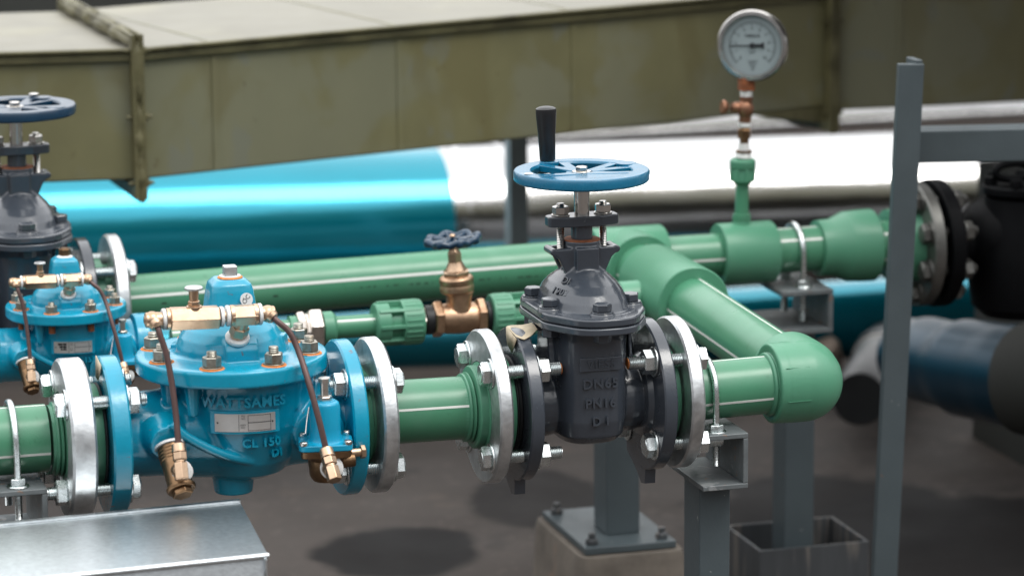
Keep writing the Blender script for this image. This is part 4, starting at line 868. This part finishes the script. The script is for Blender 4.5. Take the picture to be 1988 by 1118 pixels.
b = B(); b.cyl((XL-.01, YL, zl(XL)), (3.2, YL, zl(3.2)), rl(XL)-.0005, rl(XL)-.0005, seg=80); obj('silver_cladding', b, SILVER, t)
t = thing('insulated_pipe', 'thin silver clad pipe farthest back, seen just under the duct at right', 'clad pipe', (0, 0, 0), 'foil clad pipes')
q = at(1600, 232, Y=3.3); b = B(); b.cyl((-2, 3.3, q.z-.01), (4.4, 3.3, q.z+.01), .062, seg=64); obj('silver_cladding', b, SILVER, t)
t = thing('insulated_pipe', 'wide blue film pipe bending towards the lower right edge, silver end', 'clad pipe', (0, 0, 0), 'foil clad pipes')
pp = [at(1770, 690, Y=1.25), at(1835, 706, Y=1.1), at(1920, 722, Y=.95), at(2010, 735, Y=.8), at(2150, 745, Y=.65)]
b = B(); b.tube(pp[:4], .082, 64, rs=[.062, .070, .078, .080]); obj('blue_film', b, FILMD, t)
b = B(); b.tube([pp[3]-Vector((.012, 0, 0)), pp[4]], .086, 64, smooth=1); obj('end_cladding', b, DARKW, t)  # silver end given a dark colour in place of shade
t = thing('open_pipe', 'dark steel pipe with its open mouth tilted up, between elbow and grey post', 'pipe end', (0, 0, 0))
a0, a1 = at(1668, 775, Y=1.45), at(1722, 672, Y=1.90); dd = (a1-a0).normalized(); L_ = (a1-a0).length
b = B(); b.lathe([(.03, 0), (.045, 0), (.047, .004), (.047, L_*.72), (.053, L_*.725), (.053, L_*.80), (.046, L_*.81), (.046, L_), (.03, L_)], a0, dd, 56); obj('body', b, DARKP, t)
b = B(); b.lathe([(.0475, L_*.70), (.050, L_*.702), (.050, L_*.715), (.0475, L_*.717)], a0, dd, 56); obj('rim_band', b, STEEL, t)
b = B(); q = at(1600, 674, Y=1.93); b.lathe([(.020, -.06), (.030, -.05), (.030, .0), (.022, .012), (.0, .015)], q, (-.3, -.5, .55), 32); tag(obj('end_cap', b, TAN, None), 'small tan rounded pipe cap behind the green elbow', 'pipe cap')
# dark cabinet at far right behind the black valve and duct supports
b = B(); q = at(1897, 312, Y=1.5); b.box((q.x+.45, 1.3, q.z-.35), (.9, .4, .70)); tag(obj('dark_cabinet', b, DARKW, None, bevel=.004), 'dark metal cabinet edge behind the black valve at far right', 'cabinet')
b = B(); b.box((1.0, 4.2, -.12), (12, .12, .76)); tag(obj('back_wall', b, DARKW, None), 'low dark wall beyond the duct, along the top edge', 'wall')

# ------------------------------------------------------------------ cable tray in front
t = thing('cable_tray', 'galvanised sheet tray cover with folded lips in the lower left foreground', 'tray', (0, 0, 0))
ZR = -.07
c0 = at(0, 1018, Z=ZR); c1 = at(465, 972, Z=ZR); c2 = at(521, 1078, Z=ZR); dx = (c1-c0).normalized(); c0 = c1-dx*1.4; dep = c2-c1; c3 = c0+dep
def slab(b, P, th): 
    n = len(P); b.add([tuple(p) for p in P]+[(p.x, p.y, p.z-th) for p in P], [tuple(range(n)), tuple(reversed(range(n, 2*n)))]+[(i, i+n, (i+1) % n+n, (i+1) % n) for i in range(n)])
b = B(); slab(b, [c0, c3, c2, c1], .0015); obj('cover', b, GALVS, t)
b = B(); u = (c2-c1).normalized(); b.bar(c0+Vector((0, 0, .0015))+u*.003, c1+Vector((0, 0, .0015))+u*.003, .008, .0025); b.bar(c0-u*.001-Vector((0, 0, .006)), c1-u*.001-Vector((0, 0, .006)), .002, .014)
b.tube([c3+Vector((0, 0, .0)), c2+Vector((0, 0, .0))], .0035, 12, smooth=1); obj('folded_lip', b, GALVS, t)
dn = Vector((0, -.012, -.06)); b = B(); k_ = u*-.004
b.add([tuple(p) for p in (c3+k_*.2, c2+k_*.2, c2+dn-dx*.018, c3+dn)]+[tuple(p+Vector((0, .0015, 0))) for p in (c3+k_*.2, c2+k_*.2, c2+dn-dx*.018, c3+dn)], [(0, 1, 2, 3), (7, 6, 5, 4), (0, 4, 5, 1), (1, 5, 6, 2), (2, 6, 7, 3), (3, 7, 4, 0)])
b.bar(c1-Vector((0, 0, .03)), c2+dn*.5-dx*.004, .002, .055); obj('side_panel', b, GALVS, t)

# ------------------------------------------------------------------ scraps of tape on the flange rims
def scrap(pts, label, name='tape_scrap'):
    b = B(); n = len(pts)//2
    b.add(pts, [(2*i, 2*i+1, 2*i+3, 2*i+2) for i in range(n-1)]); o = obj(name, b, PAPER, None, sharp=60); ms = o.modifiers.new('s', 'SOLIDIFY'); ms.thickness = .0008; ms.offset = 1
    tag(o, label, 'tape scrap', 'scraps of masking tape')
R_ = .0933
def P_(x, a, r=R_): return (x, -sin(radians(a))*r, cos(radians(a))*r)
scrap([P_(-.102, -6), P_(-.102, 20, R_+.001), P_(-.094, -10, R_+.0005), P_(-.094, 24, R_+.001), P_(-.084, -2, R_+.0015), P_(-.084, 20, R_+.001), P_(-.074, 4, R_+.006), P_(-.073, 14, R_+.004)], 'torn beige tape folded over the left rim of the grey gate valve flange')
scrap([P_(-.1025, -4, .094), P_(-.1025, 22, .094), P_(-.1030, -4, .084), P_(-.1030, 20, .082), P_(-.1035, 0, .074), P_(-.1035, 16, .070)], 'tape flap hanging down the face of the grey gate valve flange')
scrap([P_(-.5975, 18, .094), P_(-.5975, -3, .094), P_(-.5985, 18, .083), P_(-.5985, -1, .085), P_(-.5995, 16, .072), P_(-.5995, 2, .070)], 'torn beige tape hanging at the left face of the blue inlet flange')


# unseen slab added overhead to shade the duct end and black valve
b = B(); b.box((1.85, .90, .80), (2.1, 1.1, .05)); b.box((1.85, .37, .74), (2.1, .04, .12)); tag(obj('overhead_shade_slab', b, DARKW, None), 'unseen dark slab added above the black valve to shade the right side', 'shade slab')
